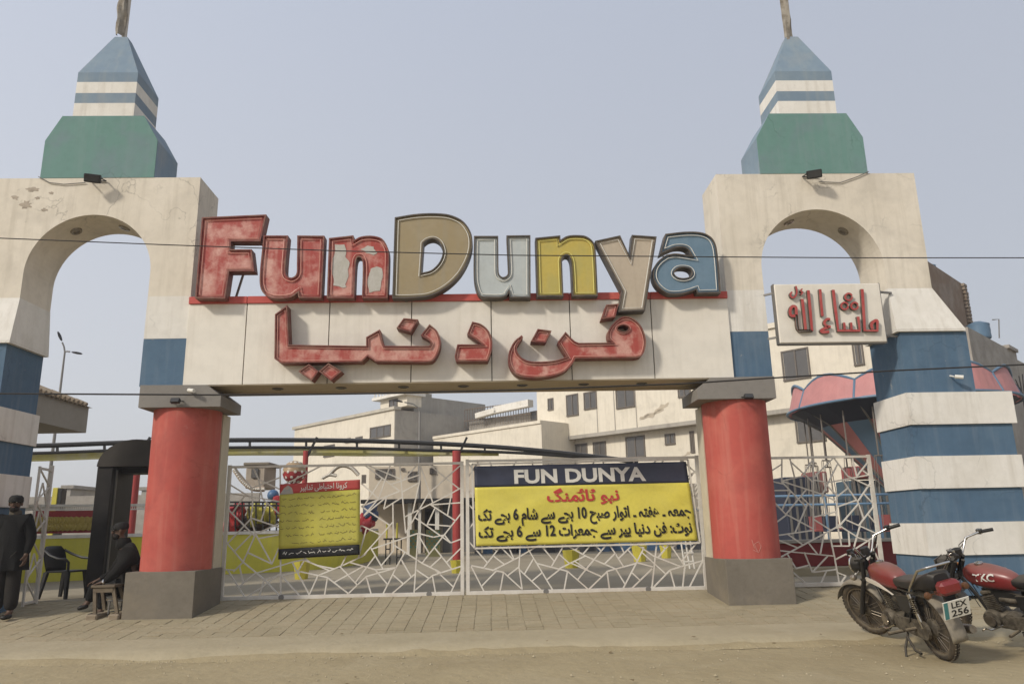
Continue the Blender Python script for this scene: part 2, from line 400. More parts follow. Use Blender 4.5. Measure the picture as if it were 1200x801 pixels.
# ------------------------------------------------------------------ TOWERS
C0 = -.43; YF = 11.6; YB = 12.44
def X(s, d): return C0+s*d
def bx(mb, s, d0, d1, y0, y1, z0, z1, bev=0):
    a, b = sorted((X(s, d0), X(s, d1))); return mb.box(a, b, y0, y1, z0, z1, bev)
def tower(s, side, label):
    lg0 = 4.93 if s < 0 else 4.88
    t = thing('entrance_tower', label, 'gate tower', (X(s, 5.99), YF, G0), 'twin entrance towers')
    # upper arch wall
    ca = (lg0+6.91)/2; ra = (6.91-lg0)/2; zs = 6.385-ra
    poly = [(X(s, 4.265), 5.0), (X(s, 4.265), 7.03), (X(s, 7.64), 7.03), (X(s, 7.64), 5.0), (X(s, 6.91), 5.0)]
    poly += [(X(s, ca+ra*math.cos(a)), zs+ra*math.sin(a)) for a in [math.pi*k/40 for k in range(41)]]
    poly += [(X(s, lg0), 5.0)]
    MB().prism(poly, YF, YB).build('arch_wall', CREAM_U, t)
    bx(MB(), s, 4.262, lg0, YF-.004, YB, 4.31, 4.998).build('wall_band', WHITE_P, t)
    bx(MB(), s, 4.262, lg0, YF-.002, YB-.004, 3.56, 4.308).build('wall_band', BLUE_P, t)
    # skirt
    sk = MB(); a, b = X(s, 6.905), X(s, 7.64); a2, b2 = X(s, 6.86), X(s, 7.965)
    sk.hexa([(a2, 11.42, 4.27), (b2, 11.42, 4.27), (b2, YB+.03, 4.27), (a2, YB+.03, 4.27), (a, YF-.004, 4.998), (b, YF-.004, 4.998), (b, YB, 4.998), (a, YB, 4.998)])
    sk.hexa([(a2, 11.42, 4.235), (b2, 11.42, 4.235), (b2, YB+.03, 4.235), (a2, YB+.03, 4.235), (a2, 11.42, 4.268), (b2, 11.42, 4.268), (b2, YB+.03, 4.268), (a2, YB+.03, 4.268)])
    sk.build('leg_skirt', WHITE_P, t)
    bx(MB(), s, 6.925, 8.0, 11.47, YB, 3.262, 4.233).build('leg_band', BLUE_P, t)
    bands = [(3.26, 2.765, 1), (2.763, 2.285, 0), (2.283, 1.80, 1), (1.798, 1.30, 0), (1.298, .83, 1), (.828, .26, 0)]
    for i, (zt, zb, wh) in enumerate(bands):
        k = i*.01
        if wh: bx(MB(), s, 6.87, 8.54-k, 11.425, YB+.02, zb, zt).build('leg_band', WHITE_P, t)
        else: bx(MB(), s, 6.90, 8.49-k, 11.465, YB, zb, zt).build('leg_band', BLUE_P, t)
    # capital, column, pedestal, pilaster
    pc = 4.345 if s > 0 else 4.305
    cp = [(X(s, 4.85), 3.212), (X(s, 4.85), 3.555), (X(s, 3.86), 3.545), (X(s, 3.63), 3.375), (X(s, 3.63), 3.212)]
    MB().prism(cp, 11.46, 12.42).build('capital', GREYPAINT, t)
    bx(MB(), s, pc-.495, pc+.495, 11.455, 12.58, .10, .838, .006).build('pedestal', PEDGREY, t)
    MB().lathe((X(s, pc), 12.0, 0), [(.498, .836), (.498, 1.6), (.497, 2.4), (.5, 3.214)], 48).build('column', COLRED, t, smooth=True)
    bx(MB(), s, pc-.47, pc+.47, 12.22, 12.56, .837, 3.205).build('pilaster', PILCREAM, t)
    # spire
    g = [(X(s, 5.02), 7.031), (X(s, 5.02), 7.70), (X(s, 5.28), 8.15), (X(s, 6.62), 8.15), (X(s, 6.85), 7.70), (X(s, 6.85), 7.031)]
    MB().prism(g, YF+.012, YB-.01).build('spire_base', SPIREBLUE, t)
    g2 = [(x_+(0), z_) for x_, z_ in g]
    MB().prism(g2, YF-.006, YF+.0118).build('spire_front_panel', GREEN_P, t)
    for z0, z1, m_ in ((8.151, 8.394, WHITE_P), (8.394, 8.582, SPIREBLUE), (8.582, 8.79, WHITE_P), (8.79, 8.97, SPIREBLUE)):
        bx(MB(), s, 5.46, 6.46, YF+.003, YB-.02, z0, z1-.0005).build('spire_band', m_, t)
    py = MB(); a, b = sorted((X(s, 5.46), X(s, 6.46))); c = X(s, 5.99); yc = (YF+YB)/2
    py.hexa([(a, YF+.003, 8.97), (b, YF+.003, 8.97), (b, YB-.02, 8.97), (a, YB-.02, 8.97), (c-.11, yc-.09, 9.89), (c+.11, yc-.09, 9.89), (c+.11, yc+.09, 9.89), (c-.11, yc+.09, 9.89)])
    py.build('spire_cap', SPIREBLUE, t)
    # recessed lights under the arch
    for aa, yo in ((R(118), .38), (R(72), .42)) if s < 0 else ((R(108), .40), (R(52), .42)):
        aa_ = math.pi-aa if s < 0 else aa
        q = Vector((X(s, ca)+ra*math.cos(aa if s > 0 else aa)*.995, YF+yo, zs+ra*math.sin(aa)*.995))
        n_ = Vector((math.cos(aa), 0, math.sin(aa)))
        lm = MB(); lm.lathe((0, 0, 0), [(.001, -.005), (.05, -.004), (.052, -.03), (.085, -.028), (.09, -.004), (.09, .02)], 20)
        lm.xf(Matrix.Translation(q) @ n_.to_track_quat('Z', 'Y').to_matrix().to_4x4())
        l_ = lm.build('recessed_lamp', LAMPGLASS, t, smooth=True)
    return t
TL = tower(-1, 'left', 'banded arch tower left of the sign board, with two men at its foot')
random.seed(17)
for (x, y, w, h) in ((37, 222, 9, 3), (30, 240, 8, 5), (52, 246, 4, 2.5), (44, 232, 3.5, 2), (18, 231, 5, 3), (60, 226, 3, 2)):
    pts = []
    for k in range(18):
        a = 2*math.pi*k/18; q_1 = random.uniform(.45, 1.1); p = at(x+w*q_1*math.cos(a), y+h*q_1*math.sin(a), YF); pts.append((p.x, p.z))
    MB().prism(pts, YF-.0035, YF+.002).build('peeled_plaster', mat('peeled_spot', (.40, .34, .27), .95, (.27, .23, .18), 9, .8), TL)
TR = tower(1, 'right', 'banded arch tower right of the sign board, with two motorcycles at its foot')

def flood(px, py, s, grp, label, w=.26, tilt=-35, yaw=0, Y=11.42, size=.85):
    p = at(px, py, Y)
    f = thing('floodlight', label, 'floodlight', p, grp)
    h = MB(); h.box(-.14*size, .14*size, -.10*size, .03*size, -.08*size, .08*size, .012).xf(Matrix.Translation(p) @ Matrix.Rotation(R(yaw), 4, 'Z') @ Matrix.Rotation(R(tilt), 4, 'X'))
    h.build('housing', BLACKM, f)
    g = MB(); g.box(-.115*size, .115*size, -.103*size, -.1002*size, -.06*size, .06*size).xf(Matrix.Translation(p) @ Matrix.Rotation(R(yaw), 4, 'Z') @ Matrix.Rotation(R(tilt), 4, 'X'))
    g.build('glass', mat('flood_glass', (.05, .05, .05), .15), f)
    b = MB(); b.bar(p+Vector((-.15*size, 0, 0)), p+Vector((-.15*size, .16, .03)), .015); b.bar(p+Vector((.15*size, 0, 0)), p+Vector((.15*size, .16, .03)), .015); b.bar(p+Vector((-.15*size, .16, .03)), p+Vector((.15*size, .16, .03)), .015)
    b.build('bracket', BLACKM, f)
    return f
flood(109, 209, -1, 'floodlights on the tower tops', 'black floodlight on top edge of the left tower under the green spire', tilt=25, yaw=18)
flood(954, 204, 1, 'floodlights on the tower tops', 'black floodlight on top edge of the right tower under the green spire', tilt=25, yaw=-22)
flood(206, 470, -1, 'small lamps on the column capitals', 'small grey lamp on the capital of the left red column', tilt=-20, Y=11.38, size=.5)
flood(877, 465, 1, 'small lamps on the column capitals', 'small grey lamp on the capital of the right red column', tilt=-20, Y=11.38, size=.5)
def cam_cctv(px, py, Y, label, m_=NEONW):
    p = at(px, py, Y); f = thing('security_camera', label, 'security camera', p, 'security cameras')
    MB().tube([p, p+Vector((.1, -.05, -.02))], .03, 10).build('body', m_, f, smooth=True)
    MB().tube([p+Vector((-.01, .0, .0)), p+Vector((-.02, .09, .03))], .012, 6).build('arm', m_, f)
cam_cctv(221, 457, 11.40, 'white security camera beside the left end of the sign board, above the left capital')
cam_cctv(1119, 441, 11.36, 'pale security camera on the blue leg of the right tower')
# wires of floodlights
def cable(name, pts, r, label, cat='wire', m_=None, parent=None, group=None, sag=0, seg=6):
    P = []
    pts = [Vector(p) for p in pts]
    for a, b in zip(pts, pts[1:]):
        for k in range(seg):
            t = k/seg; P.append(a.lerp(b, t)+Vector((0, 0, -sag*4*t*(1-t))))
    P.append(pts[-1])
    o = MB().tube(P, r, 5).build(name, m_ or WIREM, parent)
    if parent is None: tag(o, label, cat, group)
    return o
cable('lamp_cable', [at(100, 214, 11.58), at(75, 216, 11.58), at(58, 214, 11.58), at(45, 207, 11.58)], .008, 'thin cable running left from the floodlight on the left tower', m_=GREYMETAL)
cable('lamp_cable', [at(960, 213, 11.58), at(985, 214, 11.58), at(1005, 207, 11.58), at(1018, 201, 11.58)], .008, 'thin cable running right from the floodlight on the right tower', m_=GREYMETAL)

# flag poles
def flagpole(px0, px1, s, label):
    c = X(s, 5.99); yc = (YF+YB)/2
    t = thing('flagpole', label, 'flagpole', (c, yc, 9.89), 'flagpoles on the spires')
    MB().tube([(c+.02, yc, 9.86), (c+.03, yc, 12.2)], .032, 10).build('pole', mat('pole_paint', (.48, .44, .38), .5), t, smooth=True)
    mb = MB(); rows = []
    for i in range(22):
        z = 9.55+i*.12 if s > 0 else 9.93+i*.11
        rr = []
        amp = .10+.06*noise.noise(Vector((i*.35, s*3, 0)))
        for k in range(9):
            a = -2.6+k*.55
            r_ = .05+amp*.6*abs(math.sin(k*.9+i*.25))*(1 if k < 7 else .5)
            rr.append(mb.bm.verts.new((c-.055-.07*noise.noise(Vector((z*2.1, s, 4)))+r_*math.cos(a)*.9, yc-.02+r_*math.sin(a), z)))
        rows.append(rr)
    for A, B in zip(rows, rows[1:]):
        for k in range(8): mb.bm.faces.new([A[k], A[k+1], B[k+1], B[k]])
    mb.build('flag', mat('furled_flag_cloth', (.20, .17, .13), .9, (.34, .31, .26), 7, .8, streak=((.10, .12, .13), .5)), t, smooth=True)
flagpole(0, 0, -1, 'flagpole with a furled dusty flag on the left tower spire')
flagpole(0, 0, 1, 'flagpole with a furled dusty flag on the right tower spire')

pcx_ = C0+4.345
def on_col(px, py):
    d = ray(px, py); cx0, cy0, r_ = pcx_, 12.0, .5015
    A_q = d.x*d.x+d.y*d.y; B_q = -2*(d.x*cx0+d.y*cy0); C_q = cx0*cx0+cy0*cy0-r_*r_; t_ = (-B_q-math.sqrt(max(0, B_q*B_q-4*A_q*C_q)))/(2*A_q); return CAM+d*t_
sc_pts = [(881, 632), (884, 641), (888, 646), (884, 637), (889, 634), (892, 640), (889, 647), (883, 644)]
MB().tube([on_col(x, y) for x, y in sc_pts], .004, 5).build('chalk_scribble', mat('chalk_pink', (.55, .27, .22), .9), TR)
# ------------------------------------------------------------------ SIGN BOARD
XL, XR = -4.695, 3.832
board = thing('sign_board', 'long cream sign board with red top band spanning between the two towers', 'sign board', (C0, YF, 3.56))
jx = [XL]+[at(x, 400, 11.56).x for x in (289-2, 385, 482, 576, 669, 765)]+[XR]
for a, b in zip(jx, jx[1:]):
    MB().box(a+.007, b-.007, 11.56, 11.60, 3.562, 4.85, .003).build('panel', BOARD, board)
    MB().box(a+.004, b-.004, 11.535, 11.60, 4.851, 4.965, .003).build('red_trim', BOARDRED, board)
MB().box(XL+.01, XR-.01, 11.601, 12.24, 3.575, 4.955).build('core', GAP, board)
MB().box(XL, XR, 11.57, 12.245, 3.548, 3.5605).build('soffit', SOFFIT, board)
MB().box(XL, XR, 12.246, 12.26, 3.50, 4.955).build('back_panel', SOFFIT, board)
for px in (326, 400, 473, 543, 612, 684, 752):
    p = at(px, 455.5, 11.9); 
    MB().lathe((p.x, 11.88, 3.546), [(.001, -.002), (.055, -.004), (.06, -.012), (.085, -.010), (.088, .0)], 18).build('recessed_lamp', mat('soffit_lamp', (.05, .045, .04), .3), board, smooth=True)

# ---------- channel letters
def smooth_poly(pts, seg=7):
    """pts: (x,y) corner or (x,y,1) smooth"""
    n = len(pts); out = []
    P = [Vector((p[0], p[1])) for p in pts]; S = [len(p) > 2 for p in pts]
    for i in range(n):
        j = (i+1) % n; out.append(P[i])
        if S[i] or S[j]:
            t0 = (P[j]-P[i-1])*.5 if S[i] else (P[j]-P[i])*.6
            t1 = (P[(j+1) % n]-P[i])*.5 if S[j] else (P[j]-P[i])*.6
            L = (P[j]-P[i]).length
            if t0.length > 1e-6: t0 = t0.normalized()*L*.95
            if t1.length > 1e-6: t1 = t1.normalized()*L*.95
            for k in range(1, seg):
                t = k/seg; t2 = t*t; t3 = t2*t
                out.append(P[i]*(2*t3-3*t2+1)+t0*(t3-2*t2+t)+P[j]*(-2*t3+3*t2)+t1*(t3-t2))
    return out
def area(p): return sum(p[i][0]*p[(i+1) % len(p)][1]-p[(i+1) % len(p)][0]*p[i][1] for i in range(len(p)))/2
def inset(p, d):
    """inset (d>0) a closed polygon, any winding"""
    n = len(p); s = 1 if area(p) > 0 else -1; out = []
    for i in range(n):
        a, b, c = Vector(p[i-1]), Vector(p[i]), Vector(p[(i+1) % n])
        e1 = (b-a); e2 = (c-b)
        if e1.length < 1e-7 or e2.length < 1e-7: out.append(b); continue
        e1.normalize(); e2.normalize()
        n1 = Vector((-e1.y, e1.x))*s; n2 = Vector((-e2.y, e2.x))*s
        m_ = (n1+n2)
        if m_.length < .2: out.append(b+n1*d); continue
        m_.normalize(); k = d/max(.45, m_.dot(n1)); out.append(b+m_*k)
    return out
def ring(mb, outer, inner, y0, y1):
    """wall between two loops of the same length"""
    n = len(outer)
    A = [mb.bm.verts.new((p[0], y0, p[1])) for p in outer]; B = [mb.bm.verts.new((p[0], y0, p[1])) for p in inner]
    C = [mb.bm.verts.new((p[0], y1, p[1])) for p in outer]; D_ = [mb.bm.verts.new((p[0], y1, p[1])) for p in inner]
    for i in range(n):
        j = (i+1) % n
        for q in ((A[i], A[j], B[j], B[i]), (A[i], C[i], C[j], A[j]), (B[i], B[j], D_[j], D_[i])):
            mb.bm.faces.new(q)
def letter(name, label, pts, org, facem, rimm, neonm, Yf=11.36, depth=.2, holes=(), z_only=None, group='letters of the big sign', neon_in=.055, rim=.018, recess=.035, neon_r=.007, cat='sign letter', dirs=None):
    ox, oy, sc = org
    conv = lambda q: [(lambda w: (w.x, w.z))(at(ox+v_.x/sc, oy+v_.y/sc, Yf)) for v_ in smooth_poly(q)]
    out = conv(pts); hs = [conv(h) for h in holes]
    cx = sum(p[0] for p in out)/len(out); cz = min(p[1] for p in out)
    t = thing(name, label, cat, (cx, Yf+depth, cz), group)
    MB().prism(out, Yf+recess, Yf+depth, hs).build('face', facem, t)
    rm = MB()
    ring(rm, inset(out, -.003), inset(out, rim), Yf, Yf+depth+.002)
    for h in hs: ring(rm, inset(h, .003), inset(h, -rim*.7), Yf, Yf+depth+.002)
    rm.build('rim', rimm, t)
    if neonm:
        nm = MB()
        for lp, dd in [(out, neon_in)]+[(h, -neon_in*.7) for h in hs]:
            q = inset(lp, dd)
            P = [Vector((a[0], Yf+recess-.018, a[1])) for a in q]
            nm.tube(P, neon_r, 5, closed=True)
        nm.build('neon_tube', neonm, t)
    return t
s1, s2, s3 = 6.675, 8.01, 7.282
F = letter('sign_letter', 'big faded red capital F at the left end of the sign', [(112,98),(612,76),(566,283),(335,283),(332,348),(498,348),(518,516),(322,518),(290,730),(58,728)], (220,240,s1), REDF, REDRIM, NEONR)
letter('sign_letter', 'faded red small letter u right of the big F', [(72,128),(298,128),(272,450,1),(288,505,1),(335,522,1),(378,490,1),(385,400,1),(388,128),(640,130),(612,712),(400,710),(392,660),(330,702,1),(230,716,1),(120,705,1),(52,640,1),(35,520,1)], (300,260,s2), REDF, REDRIM, NEONR)
n1 = letter('sign_letter', 'red small letter n with large patches peeled off to pale backing', [(85,152),(312,127),(318,172),(380,140,1),(480,130,1),(580,157,1),(635,240,1),(645,330,1),(632,712),(395,712),(402,400,1),(385,335,1),(350,330,1),(332,400,1),(318,712),(65,712)], (375,260,s2), REDF, REDRIM, NEONR)
random.seed(5)
for q in ([(135,205),(225,205),(242,260),(235,310),(250,340),(275,380),(258,440),(265,500),(235,575),(245,600),(210,612),(120,590),(125,530),(108,480),(100,380),(130,310)], [(375,250),(445,215),(500,225),(512,255),(535,285),(500,305),(430,285),(410,262)], [(490,425),(530,412),(580,430),(585,520),(572,560),(560,640),(460,658),(443,580),(455,500),(470,455)]):
    pp = []
    for i, a in enumerate(q):
        b = q[(i+1) % len(q)]; pp.append(a)
        pp.append(((a[0]+b[0])/2+random.uniform(-7, 7), (a[1]+b[1])/2+random.uniform(-7, 7)))
    P = [at(375+x/s2, 260+y/s2, 11.36) for x, y in pp]
    MB().prism([(p.x, p.z) for p in P], 11.36+.029, 11.36+.0345).build('peeled_patch', PEEL, n1)
letter('sign_letter', 'big gold brown capital D in the middle of the sign', [(85,98),(250,72,1),(400,66,1),(520,80,1),(620,130,1),(680,220,1),(690,320,1),(660,430,1),(590,550,1),(480,650,1),(350,712,1),(220,726,1),(65,728)], (450,240,s1), GOLDF, DARKRIM, NEONW, holes=[[(308,296),(340,272,1),(390,264,1),(438,296,1),(460,370,1),(432,450,1),(370,510,1),(292,532)]])
letter('sign_letter', 'pale silver grey small letter u right of the big D', [(85,132),(310,132),(312,420),(320,490,1),(355,518,1),(398,495,1),(405,430),(390,128),(612,125),(614,709),(420,709),(412,650),(390,690,1),(330,708,1),(220,708,1),(140,695,1),(100,620,1),(82,520,1)], (545,260,s2), SILVF, DARKRIM, NEONW)
letter('sign_letter', 'yellow small letter n on the sign', [(60,150),(292,127),(294,168),(360,132,1),(450,124,1),(540,137,1),(610,200,1),(626,300,1),(645,692),(408,694),(392,380,1),(370,320,1),(340,314,1),(312,345,1),(310,400,1),(322,696),(75,698)], (620,260,s2), YELF, DARKRIM, NEONY)
letter('sign_letter', 'taupe small letter y hanging over the red band', [(52,148),(245,106),(322,270),(338,102),(530,115),(440,692),(232,702),(260,540)], (690,260,s1), TAUPEF, DARKRIM, NEONW, Yf=11.33)
letter('sign_letter', 'steel blue small letter a at the right end of the sign', [(200,112),(400,92,1),(550,102,1),(640,155,1),(682,260,1),(718,664),(500,668),(488,635),(430,655,1),(330,676,1),(220,670,1),(130,605,1),(85,520,1),(92,430,1),(140,360,1),(212,308),(290,296,1),(370,305,1),(448,318),(400,248,1),(300,238,1),(215,270),(150,303)], (755,260,s2), BLUEF, DARKRIM, NEONW, holes=[[(280,478,1),(310,435,1),(370,425,1),(430,440,1),(452,478,1),(430,512,1),(370,527,1),(310,515,1)]])
# struts behind letters and on top of the band
for px, y0, y1, dx in ((285, 322, 350, -9), (521, 348, 360, 0), (308, 287, 296, 3)):
    MB().bar(at(px, y0, 11.75), at(px+dx, y1, 11.75), .03).build('letter_strut', GREYMETAL, board)

# urdu channel letters
UY, UD = 11.33, .225
r1 = (310,340,s3)
def U(label, pts, org, **k):
    return letter('urdu_sign_letter', label, pts, org, REDU, REDRIM, NEONR, Yf=UY, depth=UD, group='red Urdu letters on the board', neon_in=.035, neon_r=.0055, rim=.015, **k)
P1 = lambda x, y: (x, y)
def off(q, dx):  # region shift in px -> local zoom units of region 1
    return [((p[0]+dx*s3),)+tuple(p[1:]) for p in q]
A = [(90,205),(190,130),(205,465)]+off([(140,475),(140,400),(255,335),(272,420,1),(295,475),(680,475),(690,440,1),(608,382),(680,290),(745,350,1),(772,430,1),(757,520,1),(705,598,1),(640,610),(220,606),(150,560),(100,607)],100)+[(140,618),(85,582)]
U('long red joined Urdu word end with tall left stroke, left on the board', A, r1)
U('left of the two touching red diamond dots under the long Urdu letters', [(290,690),(378,630),(458,690),(400,768)], r1)
U('right of the two touching red diamond dots under the long Urdu letters', [(466,690),(545,622),(655,690),(565,768)], r1)
U('single red diamond dot above the long left Urdu letters', [(400,320),(460,238),(580,250),(520,352)], (410,340,s3))
U('short red hooked Urdu letter in the middle of the board', [(262,462),(478,462),(430,425,1),(347,372),(390,268),(470,292,1),(530,350,1),(558,430,1),(550,520,1),(520,602),(252,602),(240,562)], (500,340,s3))
B = [(155,385),(90,440,1),(45,540,1),(52,640,1),(112,720,1),(250,744,1),(400,732,1),(520,692,1),(590,622,1),(614,578)]+off([(550,572),(602,552,1),(632,440,1),(600,320,1),(530,245,1),(450,225,1),(380,260,1),(315,345,1),(318,415,1),(350,446),(60,450),(20,430,1)],80)+[(530,355),(465,440),(542,568),(430,600,1),(250,608,1),(160,578,1),(112,500,1),(165,397)]
U('long red joined Urdu word with bowl and loop, right on the board', B, (590,340,s3), holes=[off([(390,322,1),(420,297,1),(460,297,1),(490,322,1),(460,350,1),(420,350,1)],80)])
U('red diamond dot inside the bowl of the right Urdu word', [(235,435),(293,330),(408,345),(360,442)], (590,340,s3))
U('red diamond dot touching the foot of the taupe letter y', [(255,242),(295,125),(400,115),(370,228)], (670,340,s3))

# ------------------------------------------------------------------ small sign on the right tower
MY = 11.40
ms = thing('blessing_sign', 'small white sign with red Arabic script hanging in the right tower arch', 'sign', (5.44, MY+.06, 4.09))
c = [at(907, 333, MY), at(1030, 330, MY), at(1040, 400, MY), at(912, 402, MY)]
x0, x1 = 4.545, 6.245; z0, z1 = c[3].z, c[0].z
MB().box(x0, x1, MY, MY+.13, z0, z1, .012).build('panel', BOARD, ms)
MB().box(x0-.012, x0+.01, MY+.02, MY+.12, z0-.01, z1+.01).box(x1-.01, x1+.012, MY+.02, MY+.12, z0-.01, z1+.01).box(x0, x1, MY+.02, MY+.12, z0-.016, z0+.004).build('frame', GREYMETAL, ms)
for z in (z0+.12, z1-.12):
    MB().bar((4.42, 11.63, z), (x0+.02, MY+.08, z), .03).build('bracket', GREYMETAL, ms); MB().bar((6.5, 11.55, z), (x1-.02, MY+.08, z), .03).build('bracket', GREYMETAL, ms)
MRED = mat('small_sign_red', (.36, .055, .05), .5, (.44, .12, .1), 8, .5)
def mstroke(pts, w=12, closed=False):
    """a pen stroke of width w (zoom units) given as centreline, extruded as a letter"""
    P = [at(900+x/8, 325+y/8, MY) for x, y in smooth_poly_open(pts)]
    ww = w/8/F_PX*MY*1.05
    L = []; Rr = []
    for i, p in enumerate(P):
        t = P[min(i+1, len(P)-1)]-P[max(i-1, 0)]; t = Vector((t.x, t.z)).normalized(); n_ = Vector((-t.y, t.x))*ww/2
        L.append((p.x+n_.x, p.z+n_.y)); Rr.append((p.x-n_.x, p.z-n_.y))
    poly = L+Rr[::-1]
    a = MB().prism(poly, MY-.05, MY+.001).build('script_stroke', DARKRIM, ms)
    b = MB(); b.prism(poly, MY-.056, MY-.0505); b.build('script_face', MRED, a)
def smooth_poly_open(pts, seg=5):
    n = len(pts); out = []
    P = [Vector(p[:2]) for p in pts]; S = [len(p) > 2 for p in pts]
    for i in range(n-1):
        out.append(P[i])
        if S[i] or S[i+1]:
            a = P[max(i-1, 0)]; d_ = P[min(i+2, n-1)]
            for k in range(1, seg):
                t = k/seg; out.append(.5*((2*P[i])+(-a+P[i+1])*t+(2*a-5*P[i]+4*P[i+1]-d_)*t*t+(-a+3*P[i]-3*P[i+1]+d_)*t**3))
    out.append(P[-1]); return out
for q, w in [([(868,118),(880,300),(893,505),(1010,505),(1010,415),(975,420,1),(955,450,1),(965,490,1)], 26),
             ([(598,125),(622,330),(645,505),(845,505),(830,375)], 26), ([(700,430),(705,500)], 20), ([(765,430),(770,500)], 20),
             ([(475,120),(485,250),(497,370)], 24), ([(570,400,1),(540,398,1),(515,430,1),(535,460,1),(575,470,1)], 22), ([(550,470,1),(490,500,1),(500,520),(560,515)], 26),
             ([(365,130),(385,330),(400,505),(280,505),(255,360,1),(250,290,1),(215,280,1),(195,320,1),(205,365,1),(245,365,1)], 26), ([(308,210),(325,350),(340,495)], 26),
             ([(250,90,1),(258,150,1),(240,190,1),(210,195,1),(198,165,1),(215,145,1)], 15), ([(310,115,1),(295,135,1),(312,150,1),(295,170,1)], 12)]:
    mstroke(q, w)
for cx_, cy__ in ((742, 190), (705, 275), (798, 275)):
    mstroke([(cx_+32*math.cos(a), cy__+32*math.sin(a), 1) for a in [k*.5 for k in range(13)]], 16)

# ------------------------------------------------------------------ GATES
GY = 12.79
def gate(label, segs_sets, frame, Y, w=.021, name='gate_leaf', group=None, extra=()):
    (xa, xb, z0, z1) = frame
    t = thing(name, label, 'gate', ((xa+xb)/2, Y, G0), group)
    fw = .055
    unit_bar('stile', (xa, Y, z0-.03), (xa, Y, z1+.03), fw, fw, GATEW, t); unit_bar('stile', (xb, Y, z0-.03), (xb, Y, z1+.03), fw, fw, GATEW, t)
    unit_bar('rail', (xa+fw/2, Y, z0), (xb-fw/2, Y, z0), fw, fw*1.1, GATEW, t); unit_bar('rail', (xa+fw/2, Y, z1), (xb-fw/2, Y, z1), fw*.7, fw*.7, GATEW, t)
    S_ = []
    for (ox, oy, sc), segs in segs_sets:
        for sg in segs:
            for a, b in zip(sg, sg[1:]):
                A_ = at(ox+a[0]/sc, oy+a[1]/sc, Y); B_ = at(ox+b[0]/sc, oy+b[1]/sc, Y); pr = []
                for p in (A_, B_): pr.append(Vector((min(max(p.x, xa), xb), min(max(p.z, z0), z1))))
                if (pr[0]-pr[1]).length > .05: S_.append(pr)
    edge = [[Vector((xa, z0)), Vector((xb, z0))], [Vector((xa, z1)), Vector((xb, z1))], [Vector((xa, z0)), Vector((xa, z1))], [Vector((xb, z0)), Vector((xb, z1))]]
    def near(p, skip):
        best = (9, None)
        for i, (a, b) in enumerate(S_+edge):
            if i == skip: continue
            d = b-a
            if d.length_squared < 1e-8: continue
            tt = max(0, min(1, (p-a).dot(d)/d.length_squared)); q = a+d*tt; L_ = (q-p).length
            if L_ < best[0]: best = (L_, q)
        return best
    def shoot(p, d, skip, far):
        best = far; hit = None
        for i, (a, b) in enumerate(S_+edge):
            if i == skip: continue
            e = b-a; den = d.x*e.y-d.y*e.x
            if abs(den) < 1e-6: continue
            r_ = a-p; tt = (r_.x*e.y-r_.y*e.x)/den; uu = (r_.x*d.y-r_.y*d.x)/den
            if .004 < tt < best and -.02 <= uu <= 1.02: best = tt; hit = p+d*tt
        return hit
    # every bar is welded to a neighbour: close the loose ends
    for i, sg in enumerate(S_):
        for e_ in (0, 1):
            L_, q = near(sg[e_], i)
            if L_ < .012 or (sg[0]-sg[1]).length < .02: continue
            d = (sg[e_]-sg[1-e_]).normalized(); h = shoot(sg[e_], d, i, .42)
            if h is not None: sg[e_] = h
            elif L_ < .15: sg[e_] = q
    # short cross bars in the cells that are still wide open
    rg = random.Random(int(xa*100)+977); tries = 0
    while tries < 900:
        tries += 1; p = Vector((rg.uniform(xa, xb), rg.uniform(z0, z1)))
        if near(p, -1)[0] < .115: continue
        ang = rg.uniform(0, math.pi); d = Vector((math.cos(ang), math.sin(ang))); h1 = shoot(p, d, -1, 1.2); h2 = shoot(p, -d, -1, 1.2)
        if h1 is None or h2 is None or (h1-h2).length > .8: continue
        S_.append([h1, h2])
    for k, (a, b) in enumerate(S_):
        if (a-b).length < .05: continue
        dy = ((k*37) % 11-5)*.0009
        unit_bar('lattice_bar', (a.x, Y+dy, a.y), (b.x, Y+dy, b.y), w, w*.9, GATEW, t)
    return t
RA = ((240,530,4.45), [[(145,175),(250,240)],[(150,215),(390,255)],[(170,95),(245,185),(250,270)],[(245,185),(390,130)],[(250,75),(280,140),(390,190)],[(280,140),(300,240),(390,320)],[(250,270),(240,345),(265,425)],[(265,425),(385,370)],[(240,340),(375,385)],[(145,320),(215,390)],[(145,505),(200,570),(265,425)],[(150,440),(240,345)],[(200,570),(150,620)],[(200,570),(310,660)],[(265,425),(350,580),(385,500)],[(265,540),(350,580)],
 [(120,615),(175,630)],[(125,620),(175,700)],[(310,660),(285,745)],[(230,745),(300,700),(385,635)],[(310,660),(390,745)],[(390,630),(490,740)],[(393,75),(396,745)],[(310,660),(385,640),(500,620),(640,650),(712,705)],[(455,570),(545,740)],[(545,740),(590,640)],[(590,640),(712,590)],[(640,650),(625,740)],[(545,560),(640,610)],[(485,620),(520,560)],[(600,555),(650,600)],[(390,590),(455,570),(520,556)]])
